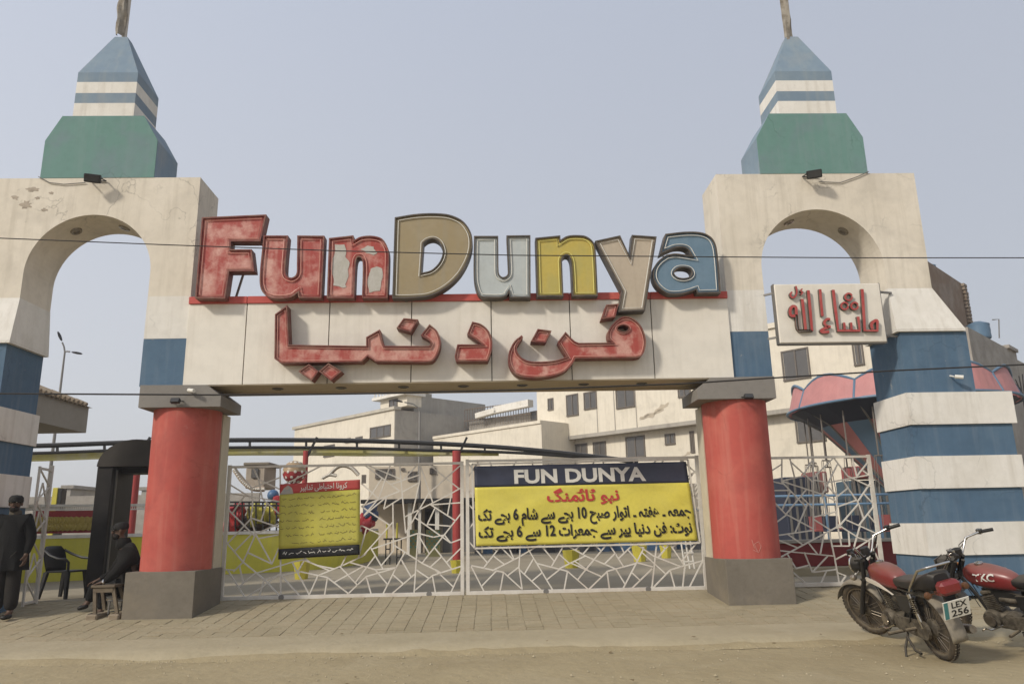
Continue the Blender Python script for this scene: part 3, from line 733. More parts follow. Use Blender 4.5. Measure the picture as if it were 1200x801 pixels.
RB = ((400,530,4.45), [[(155,90),(305,200)],[(105,160),(195,240)],[(195,240),(250,80)],[(105,280),(305,200)],[(105,230),(195,160)],[(305,70),(325,300)],[(220,100),(305,135)],[(305,150),(410,115)],[(325,140),(385,75)],[(410,20),(410,140),(375,300)],[(430,120),(450,180)],[(480,80),(610,185)],[(480,190),(560,120)],[(340,330),(560,220),(630,180)],[(255,300),(305,240)],[(115,330),(230,235)],[(220,300),(235,235)],[(105,280),(180,330)],[(105,340),(150,290)],[(105,380),(190,420)],[(155,490),(270,360)],[(270,350),(272,490)],[(165,500),(400,420)],[(272,480),(420,575),(520,625),(635,590)],[(345,430),(345,520)],[(215,580),(272,510)],[(150,490),(220,610)],[(130,600),(175,540)],[(415,360),(570,470)],[(425,570),(635,310)],[(480,280),(580,345)],[(450,370),(490,285)],[(335,420),(410,290)],[(555,320),(575,210)],[(560,265),(630,260)],[(490,500),(570,600)],[(470,590),(520,545)],[(535,425),(570,470),(610,455)],[(580,540),(635,490)],[(420,460),(455,520)],[(400,420),(480,440),(530,430)],
 [(0,590),(110,540),(155,490)],[(40,570),(180,610),(285,600),(325,530)],[(320,570),(360,640)],[(220,730),(280,610)],[(280,645),(320,680)],[(275,725),(380,635)],[(380,725),(400,420)],[(390,610),(450,650)],[(380,720),(475,640),(520,625)],[(475,640),(490,725)],[(505,625),(580,695)],[(575,720),(635,600)],[(130,645),(155,735)],[(30,740),(130,645),(215,620)],[(185,620),(240,685)],[(0,600),(80,685)],[(0,655),(100,600)],[(100,480),(125,530),(110,540)]])
RC = ((540,620,8.0), [[(60,100),(240,300)],[(220,350),(360,165)],[(310,250),(400,320)],[(370,160),(480,270)],[(420,190),(440,150)],[(250,150),(330,195)],[(295,385),(540,260),(700,140)],[(60,330),(400,400)],[(100,350),(210,565)],[(200,525),(325,395)],[(400,400),(370,565)],[(400,400),(570,555)],[(440,430),(545,350)],[(530,140),(545,350),(575,560)],[(560,385),(740,555)],[(620,140),(635,190),(855,555)],[(600,410),(680,275)],[(670,480),(760,405)],[(745,140),(870,290)],[(850,345),(970,140)],[(920,230),(1010,310)],[(725,320),(1000,390),(1190,555)],[(805,470),(925,375)],[(925,365),(1150,255)],[(1000,390),(970,555)],[(975,140),(1150,235)],[(1100,465),(1200,340)],[(1065,295),(1190,380)]])
RD = ((680,620,7.5), [[(35,115),(20,220)],[(110,115),(180,185)],[(0,410),(240,120)],[(30,225),(310,345),(390,475)],[(0,330),(180,410)],[(245,115),(370,310)],[(225,290),(300,215)],[(340,250),(440,155),(440,115)],[(85,515),(240,365),(480,300)],[(235,370),(255,515)],[(380,510),(495,290),(560,160),(545,115)],[(420,180),(500,275)],[(500,290),(630,325)],[(455,380),(520,440)],[(460,510),(630,345)],[(475,115),(640,230),(870,320)],[(645,115),(630,510)],[(640,290),(745,385)],[(645,505),(790,355),(920,315),(1070,275)],[(790,360),(830,505)],[(690,240),(800,115)],[(700,115),(735,160)],[(785,125),(910,310)],[(810,155),(870,115)],[(895,275),(1060,70)],[(920,320),(900,505)],[(960,505),(1070,285)]])
RD2 = ((530,520,3.75), [[(62,80),(100,120)],[(62,150),(100,100)],[(62,200),(100,230)],[(62,260),(105,300)],[(62,380),(105,330)],[(1030,90),(1075,130)],[(1035,160),(1075,110)],[(1040,210),(1080,240)],[(1045,250),(1085,200)],[(1050,330),(1090,260)],[(1050,350),(1095,400)],[(300,180),(420,300),(560,200)],[(560,200),(700,330),(880,180)],[(880,180),(1000,300)],[(180,240),(300,180)],[(420,300),(300,420)],[(700,330),(640,430)],[(1000,300),(900,420)],[(105,120),(180,240),(110,420)]])
gate('left leaf of the white crazy-lattice main gate with the small yellow notice on it', [RA, RB], (-4.30, -.475, .345, 2.41), GY, group='leaves of the main gate')
gate('right leaf of the white crazy-lattice main gate with the wide yellow banner on it', [RC, RD, RD2], (-.385, 3.47, .345, 2.44), GY, group='leaves of the main gate')
RE = ((900,530,4.713), [[(75,50),(70,150)],[(125,50),(145,130)],[(80,155),(190,130),(240,50)],[(190,110),(245,160)],[(85,160),(300,230),(380,270)],[(75,160),(195,285)],[(100,340),(215,200)],[(250,140),(330,60)],[(250,150),(330,165)],[(300,230),(385,60)],[(330,165),(490,135)],[(380,50),(440,130)],[(490,130),(580,45)],[(470,50),(490,130)],[(525,100),(580,130)],[(440,130),(570,190)],[(410,150),(500,280)],[(325,180),(385,240)],[(385,240),(435,200)],[(495,270),(580,160)],[(380,420),(500,280)],[(250,60),(250,470)],[(380,250),(380,420)],[(300,240),(325,340)],[(380,300),(480,265)],[(255,355),(380,325)],[(255,370),(350,430)],[(100,340),(250,420)],[(100,410),(195,510)],[(215,290),(150,440)],[(195,255),(250,310)],[(530,230),(600,290),(510,390)],[(500,280),(525,355)],[(550,340),(620,400)],[(390,400),(500,470)],[(430,370),(620,450)],[(100,560),(390,405)],[(385,410),(405,510)],[(510,400),(490,470)],[(530,500),(625,450)],[(350,515),(450,515)],[(445,450),(450,515)],[(340,450),(370,590),(395,730)],[(290,550),(305,470)],[(225,500),(265,550)],[(110,545),(360,570)],[(200,550),(245,660)],[(110,565),(155,640)],[(155,640),(230,620)],[(245,660),(330,570)],[(250,660),(370,645)],[(370,590),(430,560)],[(320,660),(290,730)],[(150,670),(220,730)],[(560,490),(550,570)],[(570,560),(630,490)],[(590,550),(610,590)],[(380,660),(430,680)],[(430,680),(400,740)],[(100,450),(240,430)],[(500,470),(560,490)],[(530,600),(600,660)],[(450,740),(530,600)],[(430,560),(530,600)]])
p0 = at(916, 540, 12.75); p1 = at(1026, 536, 12.75)
gate('narrow white lattice side gate between the right red column and the banded leg', [RE], (4.52, 6.38, .36, 2.40), 12.75, name='side_gate_leaf')
for x in (-3.75, -1.05): 
    pp = Vector((x, GY, .27))
for ch in [o for o in COL.objects if o.name.startswith('gate_leaf')]:
    for px in (330, 503) if 'left' in ch['label'] else (640, 760):
        p = at(px, 700, GY); MB().lathe((p.x, GY-.012, .345), [(.045, -.02), (.045, .02)], 12, axis='y').build('gate_wheel', GREYMETAL, ch)
# open side leaf on the left, swung inwards
t = thing('side_gate_leaf', 'open pale lattice gate leaf seen edge-on between the left leg and the plastic chair', 'gate', (-7.24, 12.45, G0))
A0 = Vector((-7.2, 12.5, 0)); B0 = Vector((-7.02, 13.0, 0))
B0 = Vector((-7.12, 12.95, 0)); A0 = Vector((-7.22, 12.47, 0))
A0 = Vector((-7.235, 12.20, 0)); 
post = at(52, 620, 12.95); B0 = Vector((post.x, 12.95, 0)); A0 = Vector((-7.20, 12.46, 0))
def up(v, z): return Vector((v.x, v.y, z))
unit_bar('stile', up(B0, .32), up(B0, 2.5), .05, .05, GATEW, t); unit_bar('stile', up(A0, .32), up(A0, 2.45), .03, .03, GATEW, t)
for z in (.36, 2.42): unit_bar('rail', up(A0, z), up(B0, z), .035, .035, GATEW, t)
zz = [.36, .72, 1.02, 1.35, 1.62, 1.9, 2.15, 2.42]
for i in range(len(zz)-1):
    a, b = (A0, B0) if i % 2 else (B0, A0)
    unit_bar('lattice_bar', up(a, zz[i]), up(b, zz[i+1]), .022, .02, GATEW, t)
for z0_, z1_ in ((.6, 1.1), (1.2, 1.75), (1.7, 2.2)):
    m1 = A0.lerp(B0, .4); unit_bar('lattice_bar', up(A0, z0_), up(m1, z1_), .02, .018, GATEW, t); unit_bar('lattice_bar', up(m1, z1_), up(B0, z0_+.1), .02, .018, GATEW, t)

# ------------------------------------------------------------------ lettering (built-in font turned into meshes)
AR = {'ا': ('\ufe8d','\ufe8e',None,None), 'ب': ('\ufe8f','\ufe90','\ufe91','\ufe92'), 'پ': ('\ufb56','\ufb57','\ufb58','\ufb59'), 'ت': ('\ufe95','\ufe96','\ufe97','\ufe98'),
 'ٹ': ('\ufb66','\ufb67','\ufb68','\ufb69'), 'ج': ('\ufe9d','\ufe9e','\ufe9f','\ufea0'), 'ح': ('\ufea1','\ufea2','\ufea3','\ufea4'), 'د': ('\ufea9','\ufeaa',None,None), 'ر': ('\ufead','\ufeae',None,None),
 'س': ('\ufeb1','\ufeb2','\ufeb3','\ufeb4'), 'ش': ('\ufeb5','\ufeb6','\ufeb7','\ufeb8'), 'ص': ('\ufeb9','\ufeba','\ufebb','\ufebc'), 'ط': ('\ufec1','\ufec2','\ufec3','\ufec4'), 'ع': ('\ufec9','\ufeca','\ufecb','\ufecc'),
 'ف': ('\ufed1','\ufed2','\ufed3','\ufed4'), 'ک': ('\ufb8e','\ufb8f','\ufb90','\ufb91'), 'گ': ('\ufb92','\ufb93','\ufb94','\ufb95'), 'م': ('\ufee1','\ufee2','\ufee3','\ufee4'), 'ن': ('\ufee5','\ufee6','\ufee7','\ufee8'),
 'و': ('\ufeed','\ufeee',None,None), 'ہ': ('\ufba6','\ufba7','\ufeeb','\ufba9'), 'ی': ('\ufbfc','\ufbfd','\ufbfe','\ufbff'), 'ے': ('\ufbae','\ufbaf',None,None), 'ئ': ('\ufe89','\ufe8a','\ufe8b','\ufe8c')}
def shape(s):
    words = s.split(' '); out = []
    for w in words:
        if w.isdigit(): out.append(w); continue
        r = ''
        for i, ch in enumerate(w):
            if ch not in AR: r += ch; continue
            pv = i > 0 and w[i-1] in AR and AR[w[i-1]][2] is not None
            nx = i+1 < len(w) and w[i+1] in AR and AR[ch][2] is not None
            f = AR[ch]; r += f[3] if pv and nx else f[1] if pv else f[2] if nx else f[0]
        out.append(r[::-1])
    return ' '.join(out[::-1])
def text_mesh(s, offset=0.0):
    c = bpy.data.curves.new('lettering', 'FONT'); c.body = s; c.resolution_u = 3; c.offset = offset
    o = bpy.data.objects.new('lettering', c); COL.objects.link(o); bpy.context.view_layer.update()
    me = bpy.data.meshes.new_from_object(o.evaluated_get(bpy.context.evaluated_depsgraph_get()))
    bpy.data.objects.remove(o); return me
def lettering(name, s, fn, box, m, parent, offset=0.0, local=False, refine=True):
    """fn(u,v) -> Vector position; box = (u0,u1,v0,v1) with v down"""
    me = text_mesh(s, offset); me.materials.clear(); me.materials.append(m)
    xs_ = [v.co.x for v in me.vertices]; ys_ = [v.co.y for v in me.vertices]
    ax, bx_, ay, by = min(xs_), max(xs_), min(ys_), max(ys_)
    base = Vector((0, 0, 0)) if local else wloc(parent)
    for v in me.vertices:
        u = box[0]+(box[1]-box[0])*(v.co.x-ax)/(bx_-ax); w = box[3]-(box[3]-box[2])*(v.co.y-ay)/(by-ay)
        v.co = fn(u, w)-base
    o = bpy.data.objects.new(name, me); COL.objects.link(o); o.parent = parent; return o
def bil(c, u, v): return (c[0]*(1-u)+c[1]*u)*(1-v)+(c[3]*(1-u)+c[2]*u)*v
def cloth(name, c, wr, v0, v1, m, parent, nu=48, nv=16, back=.006, smooth=True):
    mb = MB(); g = []
    for j in range(nv+1):
        v = v0+(v1-v0)*j/nv
        g.append([mb.bm.verts.new(bil(c, i/nu, v)+Vector((0, wr(i/nu, v), 0))) for i in range(nu+1)])
    for j in range(nv):
        for i in range(nu): mb.bm.faces.new([g[j][i], g[j][i+1], g[j+1][i+1], g[j+1][i]])
    o = mb.build(name, m, parent, smooth=smooth)
    md = o.modifiers.new('thickness', 'SOLIDIFY'); md.thickness = .003; md.offset = 0
    return o
VY = mat('banner_yellow_vinyl', (.62, .54, .085), .5, (.56, .49, .10), 2.5, .5, dirt=((.46, .40, .12), .3), spec=.4)
VN = mat('banner_navy_vinyl', (.022, .026, .05), .45, (.04, .045, .07), 3, .5, spec=.5)
VR = mat('banner_red_vinyl', (.42, .055, .05), .5, (.36, .07, .06), 4, .5)
VY2 = mat('notice_yellow_vinyl', (.46, .42, .07), .55, (.40, .37, .08), 3, .6, dirt=((.36, .33, .1), .4))
VK = mat('notice_black_vinyl', (.014, .014, .014), .5)
INKW = mat('ink_white', (.60, .58, .53), .6); INKR = mat('ink_red', (.45, .05, .045), .6); INKK = mat('ink_black', (.02, .018, .016), .6)
INKO = mat('ink_olive', (.19, .16, .045), .7)
BY = GY-.055
bt = thing('timing_banner', 'wide yellow and navy FUN DUNYA opening-times banner tied to the right main gate leaf', 'banner', (1.5, BY, 1.06), 'printed banners on the main gate')
c = [at(555.5, 546, BY), at(804, 540.5, BY), at(818, 633, BY), at(558, 639.5, BY)]
def wr1(u, v): return .007*math.sin(9*u+5*v)+.012*noise.noise(Vector((u*7, v*2.2, 3)))-.02*max(0, 1-abs(u-.12-.25*v)*16)*.35+.012*noise.noise(Vector((u*16-v*6, v*3, 9)))+.012*noise.noise(Vector((u*7+v*5, v*2, 29)))
cloth('navy_header', c, wr1, 0, .27, VN, bt, 60, 8); cloth('yellow_field', c, wr1, .27, 1, VY, bt, 60, 20)
f1 = lambda u, v: bil(c, u, v)+Vector((0, wr1(u, v)-.014, 0))
lettering('heading', 'FUN DUNYA', f1, (.185, .80, .055, .238), INKW, bt, .036)
lettering('red_line', shape('نیو ٹائمنگ'), f1, (.33, .665, .30, .52), INKR, bt, .03)
lettering('times_line', shape('جمعہ ۔ ہفتہ ۔ اتوار صبح 10 بجے سے شام 6 بجے تک'), f1, (.012, .985, .54, .765), INKK, bt, .033)
lettering('note_line', shape('نوٹ: فن دنیا پیر سے جمعرات 12 سے 6 بجے تک'), f1, (.012, .98, .755, .955), INKK, bt, .033)
# metal frame the banner is tied to
q = [at(553, 543.5, BY+.03), at(806, 538, BY+.03), at(820, 635.5, BY+.03), at(556, 642, BY+.03)]
fr = MB()
for a, b in zip(q, q[1:]+q[:1]): fr.bar(a, b, .028)
fr.build('frame', GATEW, bt)
nb = thing('notice_banner', 'small yellow notice with red heading and black foot tied to the left main gate leaf', 'banner', (-2.8, BY, .93), 'printed banners on the main gate')
c2 = [at(328, 567, BY), at(422, 561.5, BY), at(421.5, 649.5, BY), at(326, 655, BY)]
def wr2(u, v): return .006*math.sin(7*u)+.012*noise.noise(Vector((u*3, v*3, 13)))+.02*u*v*v*math.sin(4*u)
cloth('red_heading', c2, wr2, 0, .135, VR, nb, 20, 4); cloth('yellow_field', c2, wr2, .135, .865, VY2, nb, 20, 12); cloth('black_foot', c2, wr2, .865, 1, VK, nb, 20, 4)
f2 = lambda u, v: bil(c2, u, v)+Vector((0, wr2(u, v)-.006, 0))
lettering('heading', shape('کرونا احتیاطی تدابیر'), f2, (.25, .84, .02, .125), INKW, nb, .01)
def scribble(name, rows, m, parent, fn, seed, lw=.006):
    random.seed(seed); mb = MB()
    for (u0, u1, v, h) in rows:
        u = u1
        while u > u0:
            L = random.uniform(.03, .09); n = max(2, int(L/.014))
            pts = []
            for k in range(n+1):
                pts.append((u-L*k/n, v+h*random.choice((-.1, 0, .12, -.45, .3))))
            for a, b in zip(pts, pts[1:]):
                A_, B_ = fn(*a), fn(*b); d = (B_-A_); 
                if d.length < 1e-4: continue
                d.normalize(); n_ = Vector((-d.z, 0, d.x))*lw/2
                mb.ngon([A_+n_, B_+n_, B_-n_, A_-n_])
            if random.random() < .6:
                A_ = fn(u-L*.5, v-h*.7); s_ = lw*.6; mb.ngon([A_+Vector((x, 0, z)) for x, z in ((s_, 0), (0, s_), (-s_, 0), (0, -s_))])
            u -= L+random.uniform(.012, .03)
    return mb.build(name, m, parent, kind='stuff')
rows = []
for i in range(7):
    v = .20+i*.098
    rows += [(.78, .95, v, .04), (.50, .74, v+.01, .04), (.04 if i < 5 else .15, .43, v+.012, .04)]
scribble('small_print', rows, INKO, nb, f2, 4, .009)
scribble('foot_print', [(.08, .92, .93, .05)], INKW, nb, f2, 6, .009)
em = MB(); em.lathe((0, 0, 0), [(.001, 0), (.05, 0)], 12)
MB().ngon([f2(u, v) for u, v in ((.0, .14), (.17, .14), (.15, .06), (.10, .02), (.05, .06))]).build('picture_patch', mat('notice_picture', (.40, .33, .27), .6, (.25, .3, .3), 20, .8), nb)

# ------------------------------------------------------------------ overhead wires
def wire(pts, r, label, name='overhead_wire'):
    o = cable(name, pts, r, label, 'wire', group='wires strung across the view', seg=4); return o
wire([at(x, y, 10.5) for x, y in ((-120, 277), (0, 279), (200, 287), (400, 294), (600, 299), (850, 301), (1000, 302), (1200, 302), (1320, 302))], .008, 'upper thin wire strung across in front of the big letters')
wire([at(x, y, 9.6) for x, y in ((-120, 460), (0, 461), (250, 462.5), (400, 461.5), (600, 457), (800, 449.5), (900, 443), (1050, 434), (1200, 427), (1330, 420))], .011, 'lower thicker wire strung across just under the sign board')

# ------------------------------------------------------------------ SKINNED FIGURES
def skin(name, nodes, edges, m, parent, levels=2, extra=None):
    names = list(nodes); idx = {n: i for i, n in enumerate(names)}
    base = wloc(parent)
    me = bpy.data.meshes.new(name); me.from_pydata([Vector(nodes[n][0])-base for n in names], [(idx[a], idx[b]) for a, b in edges], [])
    o = bpy.data.objects.new(name, me); COL.objects.link(o)
    md = o.modifiers.new('skin', 'SKIN')
    sv = me.skin_vertices[0].data
    for n in names:
        r = nodes[n][1]; r = r if hasattr(r, '__len__') else (r, r)
        sv[idx[n]].radius = r; sv[idx[n]].use_root = (idx[n] == 0)
    sb = o.modifiers.new('sub', 'SUBSURF'); sb.levels = levels; sb.render_levels = levels
    bpy.context.view_layer.update()
    me2 = bpy.data.meshes.new_from_object(o.evaluated_get(bpy.context.evaluated_depsgraph_get()))
    bpy.data.objects.remove(o)
    for p in me2.polygons: p.use_smooth = True
    me2.name = name; me2.materials.clear(); me2.materials.append(m)
    q = bpy.data.objects.new(name, me2); COL.objects.link(q); q.parent = parent
    return q
SKINM = mat('brown_skin', (.095, .055, .036), .6)
CLOTHK = mat('black_wool', (.005, .0047, .0044), .95, (.009, .008, .007), 6, .5, bump=.3, bscale=60)
CLOTHG = mat('charcoal_jacket', (.007, .006, .005), .95, (.012, .010, .008), 8, .5, bump=.3, bscale=60)
CLOTHT = mat('dark_trousers', (.016, .0135, .011), .95, (.024, .02, .016), 8, .5, bump=.3, bscale=60)
CAPM = mat('black_cap', (.012, .011, .01), .8); SHOEM = mat('black_shoe', (.013, .011, .009), .5); HAIRM = mat('black_hair_beard', (.012, .009, .007), .9)
def hand_nodes(nodes, edges, tag_, wrist, d, side, curl, r=1.0):
    """wrist node name -> palm, five bent fingers. d: pointing direction, side: across the palm, curl: bend direction"""
    w = Vector(nodes[wrist][0]); d = Vector(d).normalized(); side = Vector(side).normalized(); curl = Vector(curl).normalized()
    pm = w+d*.075; nodes[tag_+'palm'] = (pm, (.036*r, .018*r)); edges.append((wrist, tag_+'palm'))
    for i, (o, L) in enumerate(((-.030, .068), (-.010, .078), (.011, .073), (.031, .058))):
        a = pm+side*o*1.0+d*.028; b = a+d*L*.5+curl*L*.15; e = b+d*L*.25+curl*L*.4
        nodes[f'{tag_}f{i}a'] = (a, .0105); nodes[f'{tag_}f{i}b'] = (b, .0095); nodes[f'{tag_}f{i}c'] = (e, .008)
        edges += [(tag_+'palm', f'{tag_}f{i}a'), (f'{tag_}f{i}a', f'{tag_}f{i}b'), (f'{tag_}f{i}b', f'{tag_}f{i}c')]
    a = w+d*.04-side*.042+curl*.01; b = a+d*.035-side*.012+curl*.02
    nodes[tag_+'ta'] = (a, .012); nodes[tag_+'tb'] = (b, .0095); edges += [(wrist, tag_+'ta'), (tag_+'ta', tag_+'tb')]
def head_parts(parent, c, face, r=.105, cap=True, beard=True, upv=Vector((0, 0, 1))):
    """face = facing direction; features as children"""
    f = Vector(face).normalized(); rt = f.cross(upv).normalized()
    mt = Matrix((rt, f, upv)).transposed().to_4x4()
    T = Matrix.Translation(c) @ mt
    def E(name, pos, rad, m, n=10):
        mb = MB(); prof = [(math.sin(math.pi*k/8)*1.0, -math.cos(math.pi*k/8)) for k in range(9)]
        mb.lathe((0, 0, 0), prof, n); mb.xf(T @ Matrix.Translation(pos) @ Matrix.Diagonal((*rad, 1)))
        return mb.build(name, m, parent, smooth=True)
    E('nose', (0, .105, -.01), (.014, .022, .024), SKINM); 
    for s in (-1, 1):
        E('eye', (s*.033, .092, .022), (.013, .010, .008), mat('eye_white', (.35, .33, .3), .3)); E('ear', (s*.082, .0, .0), (.012, .022, .034), SKINM)
        E('eyebrow', (s*.034, .096, .042), (.022, .008, .005), HAIRM)
    E('mouth', (0, .094, -.052), (.026, .008, .006), mat('lips', (.13, .05, .04), .6))
    if beard: E('beard', (0, .045, -.075), (.066, .064, .05), HAIRM)
    if cap:
        mb = MB(); mb.lathe((0, 0, .045), [(.098, -.03), (.104, 0), (.098, .045), (.07, .075), (.0005, .086)], 20)
        mb.xf(T @ Matrix.Diagonal((.92, 1.08, 1, 1))); mb.build('cap', CAPM, parent, smooth=True)
        mb = MB(); 
        for k in range(1): mb.hexa([(-.07, .08, .035), (.07, .08, .035), (.07, .07, .03), (-.07, .07, .03), (-.07, .08, .043), (.07, .08, .043), (.07, .07, .04), (-.07, .07, .04)])
        mb = MB(); mb.lathe((0, .075, .036), [(.0005, .006), (.078, .0), (.078, -.006), (.0005, -.001)], 16, a0=0, a1=math.pi, sy=.85)
        mb.xf(T); mb.build('cap_peak', CAPM, parent, smooth=True)
def head_nodes(nodes, edges, neck, c, f):
    c = Vector(c); f = Vector(f).normalized()
    nodes['jaw'] = (c+f*.022+Vector((0, 0, -.058)), (.058, .062)); nodes['head'] = (c+Vector((0, 0, .01)), (.080, .096)); nodes['crown'] = (c-f*.008+Vector((0, 0, .075)), (.062, .075))
    edges += [(neck, 'jaw'), ('jaw', 'head'), ('head', 'crown')]
# --- standing man at the left edge
bx0, by0 = -6.99, 11.64; g = gh(by0)
S = 0.985
man = thing('person', 'man in long black coat and cap standing at the left edge of the photo', 'person', (bx0, by0, g), 'men at the left tower')
def P(x, y, z): return Vector((bx0+x*S, by0+y*S, g+z*S))
fd = Vector((.25, -1, 0)).normalized()
nd = {'pelvis': (P(0, 0, .96), (.15, .11)), 'waist': (P(0, .0, 1.10), (.145, .10)), 'chest': (P(0, 0, 1.30), (.165, .11)), 'neck0': (P(0, 0, 1.46), (.08, .07)), 'neck': (P(.0, -.01, 1.52), .055)}
ed = [('pelvis', 'waist'), ('waist', 'chest'), ('chest', 'neck0'), ('neck0', 'neck')]
head_nodes(nd, ed, 'neck', P(.0, -.03, 1.63), fd)
for s, k, foot in ((-1, 'r', (-.13, .03, .05)), (1, 'l', (.11, -.02, .05))):
    nd[k+'sh'] = (P(s*.19, 0, 1.42), .062); nd[k+'el'] = (P(s*.26, .03, 1.14), .045); nd[k+'wr'] = (P(s*.245, -.04, .90), .028)
    ed += [('chest', k+'sh'), (k+'sh', k+'el'), (k+'el', k+'wr')]
    hand_nodes(nd, ed, k+'h', k+'wr', (0, -.15, -1), (0, 1, 0) if s < 0 else (0, 1, 0), (-s, -.2, 0))
    nd[k+'hip'] = (P(s*.09, 0, .88), .085); nd[k+'kn'] = (P(s*.10, -.02, .50), .06); nd[k+'an'] = (P(foot[0], foot[1], .09), .042); nd[k+'to'] = (P(foot[0]*1.15, foot[1]-.16, .035), (.04, .028))
    ed += [('pelvis', k+'hip'), (k+'hip', k+'kn'), (k+'kn', k+'an'), (k+'an', k+'to')]
skin('body', nd, ed, SKINM, man)
fat = lambda n, a: (nd[n][0], tuple(q*a for q in (nd[n][1] if hasattr(nd[n][1], '__len__') else (nd[n][1],)*2)))
jn = {n: fat(n, 1.22) for n in ('waist', 'chest', 'neck0', 'rsh', 'rel', 'rwr', 'lsh', 'lel', 'lwr')}
jn['neck0'] = (nd['neck0'][0], (.12, .10)); jn['rsh'] = (nd['rsh'][0], .10); jn['lsh'] = (nd['lsh'][0], .10); jn['rel'] = (nd['rel'][0], .078); jn['lel'] = (nd['lel'][0], .078); jn['chest'] = (nd['chest'][0], (.21, .15)); jn['waist'] = (nd['waist'][0], (.19, .14)); jn['rwr'] = (nd['rwr'][0], .043); jn['lwr'] = (nd['lwr'][0], .043)
skin('coat', jn, [('waist', 'chest'), ('chest', 'neck0'), ('chest', 'rsh'), ('rsh', 'rel'), ('rel', 'rwr'), ('chest', 'lsh'), ('lsh', 'lel'), ('lel', 'lwr')], CLOTHK, man)
cs = MB(); cs.lathe((0, 0, 0), [(.155, .30), (.178, .18), (.20, .0), (.215, -.18), (.225, -.36), (.20, -.355)], 28, sy=.78); cs.xf(Matrix.Translation(P(0, .01, 1.08)) @ Matrix.Scale(1.08, 4)); 
for vv in cs.bm.verts:
    a_ = math.atan2(vv.co.y-by0, vv.co.x-bx0); kk = max(0, (P(0, 0, 1.2).z-vv.co.z))*.05
    vv.co.x += math.cos(a_)*kk*math.sin(a_*7); vv.co.y += math.sin(a_)*kk*math.sin(a_*7)
cs.build('coat_skirt', CLOTHK, man, smooth=True)
tn = {'pelvis': fat('pelvis', 1.0)}
for k in 'rl': tn[k+'hip'] = fat(k+'hip', 1.15); tn[k+'kn'] = (nd[k+'kn'][0], .105); tn[k+'an'] = (nd[k+'an'][0]+Vector((0, 0, .02)), .095)
skin('trousers', tn, [('pelvis', 'rhip'), ('rhip', 'rkn'), ('rkn', 'ran'), ('pelvis', 'lhip'), ('lhip', 'lkn'), ('lkn', 'lan')], CLOTHT, man)
for k in 'rl': skin('shoe', {'a': (nd[k+'an'][0]+Vector((0, .02, -.035)), (.052, .045)), 'b': (nd[k+'to'][0]+Vector((0, -.03, .008)), (.05, .034))}, [('a', 'b')], SHOEM, man)
sc_ = MB(); sc_.lathe(P(0, -.005, 1.50), [(.075, -.05), (.085, -.02), (.08, .03), (.066, .05)], 16); sc_.build('scarf', mat('checked_scarf', (.09, .075, .055), .95, (.03, .03, .03), 30, .7), man, smooth=True)
head_parts(man, P(.0, -.03, 1.64), fd)
# --- seated man
sY = 11.98
def q_(x, y, Y): return at(x, y, Y)
man2 = thing('person', 'man in dark jacket and cap sitting by the left pedestal, hand on a wooden stool', 'person', (at(150, 715, sY).x, sY, gh(sY)), 'men at the left tower')
fd2 = Vector((-1, -.45, -.12)).normalized()
nd = {'pelvis': (q_(155, 686, sY), (.16, .13)), 'waist': (q_(156, 672, sY), (.15, .12)), 'chest': (q_(152, 653, sY), (.165, .13)), 'neck0': (q_(146, 638, sY), (.085, .075)), 'neck': (q_(144, 633, sY-.01), .055)}
ed = [('pelvis', 'waist'), ('waist', 'chest'), ('chest', 'neck0'), ('neck0', 'neck')]
head_nodes(nd, ed, 'neck', q_(141.5, 621.5, sY-.03), fd2)
near = -.19; far = .19
nd['rsh'] = (q_(155, 647, sY+near), .066); nd['rel'] = (q_(136, 671, sY-.30), .048); nd['rwr'] = (q_(121.5, 681.5, sY-.38), .030)
nd['lsh'] = (q_(147, 649, sY+far), .062); nd['lel'] = (q_(130, 672, sY+.22), .046); nd['lwr'] = (q_(116, 679, sY+.1), .028)
ed += [('chest', 'rsh'), ('rsh', 'rel'), ('rel', 'rwr'), ('chest', 'lsh'), ('lsh', 'lel'), ('lel', 'lwr')]
hand_nodes(nd, ed, 'rh', 'rwr', (-1, -.15, -.28), (0, -1, 0), (0, 0, -1)); hand_nodes(nd, ed, 'lh', 'lwr', (-1, 0, -.35), (0, 1, 0), (0, 0, -1))
nd['rhip'] = (q_(150, 690, sY-.08), .095); nd['rkn'] = (q_(116, 689, sY-.02), .066); nd['ran'] = (q_(120, 715, sY-.02), .044); nd['rto'] = (q_(105, 721.5, sY-.08), (.045, .03))
nd['lhip'] = (q_(149, 689, sY+.12), .09); nd['lkn'] = (q_(112, 683, sY+.14), .064); nd['lan'] = (q_(103, 706, sY+.10), .042); nd['lto'] = (q_(94, 713, sY+.06), (.045, .03))
for k in 'rl': ed += [('pelvis', k+'hip'), (k+'hip', k+'kn'), (k+'kn', k+'an'), (k+'an', k+'to')]
skin('body', nd, ed, SKINM, man2)
jn = {n: fat(n, 1.22) for n in ('waist', 'chest', 'rsh', 'rel', 'lsh', 'lel', 'pelvis')}; jn['neck0'] = (nd['neck0'][0]+Vector((-.01, 0, .02)), (.12, .12)); jn['rsh'] = (nd['rsh'][0], .105); jn['lsh'] = (nd['lsh'][0], .10); jn['rel'] = (nd['rel'][0], .082); jn['chest'] = (nd['chest'][0], (.20, .17)); jn['rwr'] = (nd['rwr'][0], .045); jn['lwr'] = (nd['lwr'][0], .043)
skin('jacket', jn, [('waist', 'pelvis'), ('waist', 'chest'), ('chest', 'neck0'), ('chest', 'rsh'), ('rsh', 'rel'), ('rel', 'rwr'), ('chest', 'lsh'), ('lsh', 'lel'), ('lel', 'lwr')], CLOTHG, man2)
tn = {'pelvis': (nd['pelvis'][0]+Vector((0, 0, -.05)), (.17, .15))}
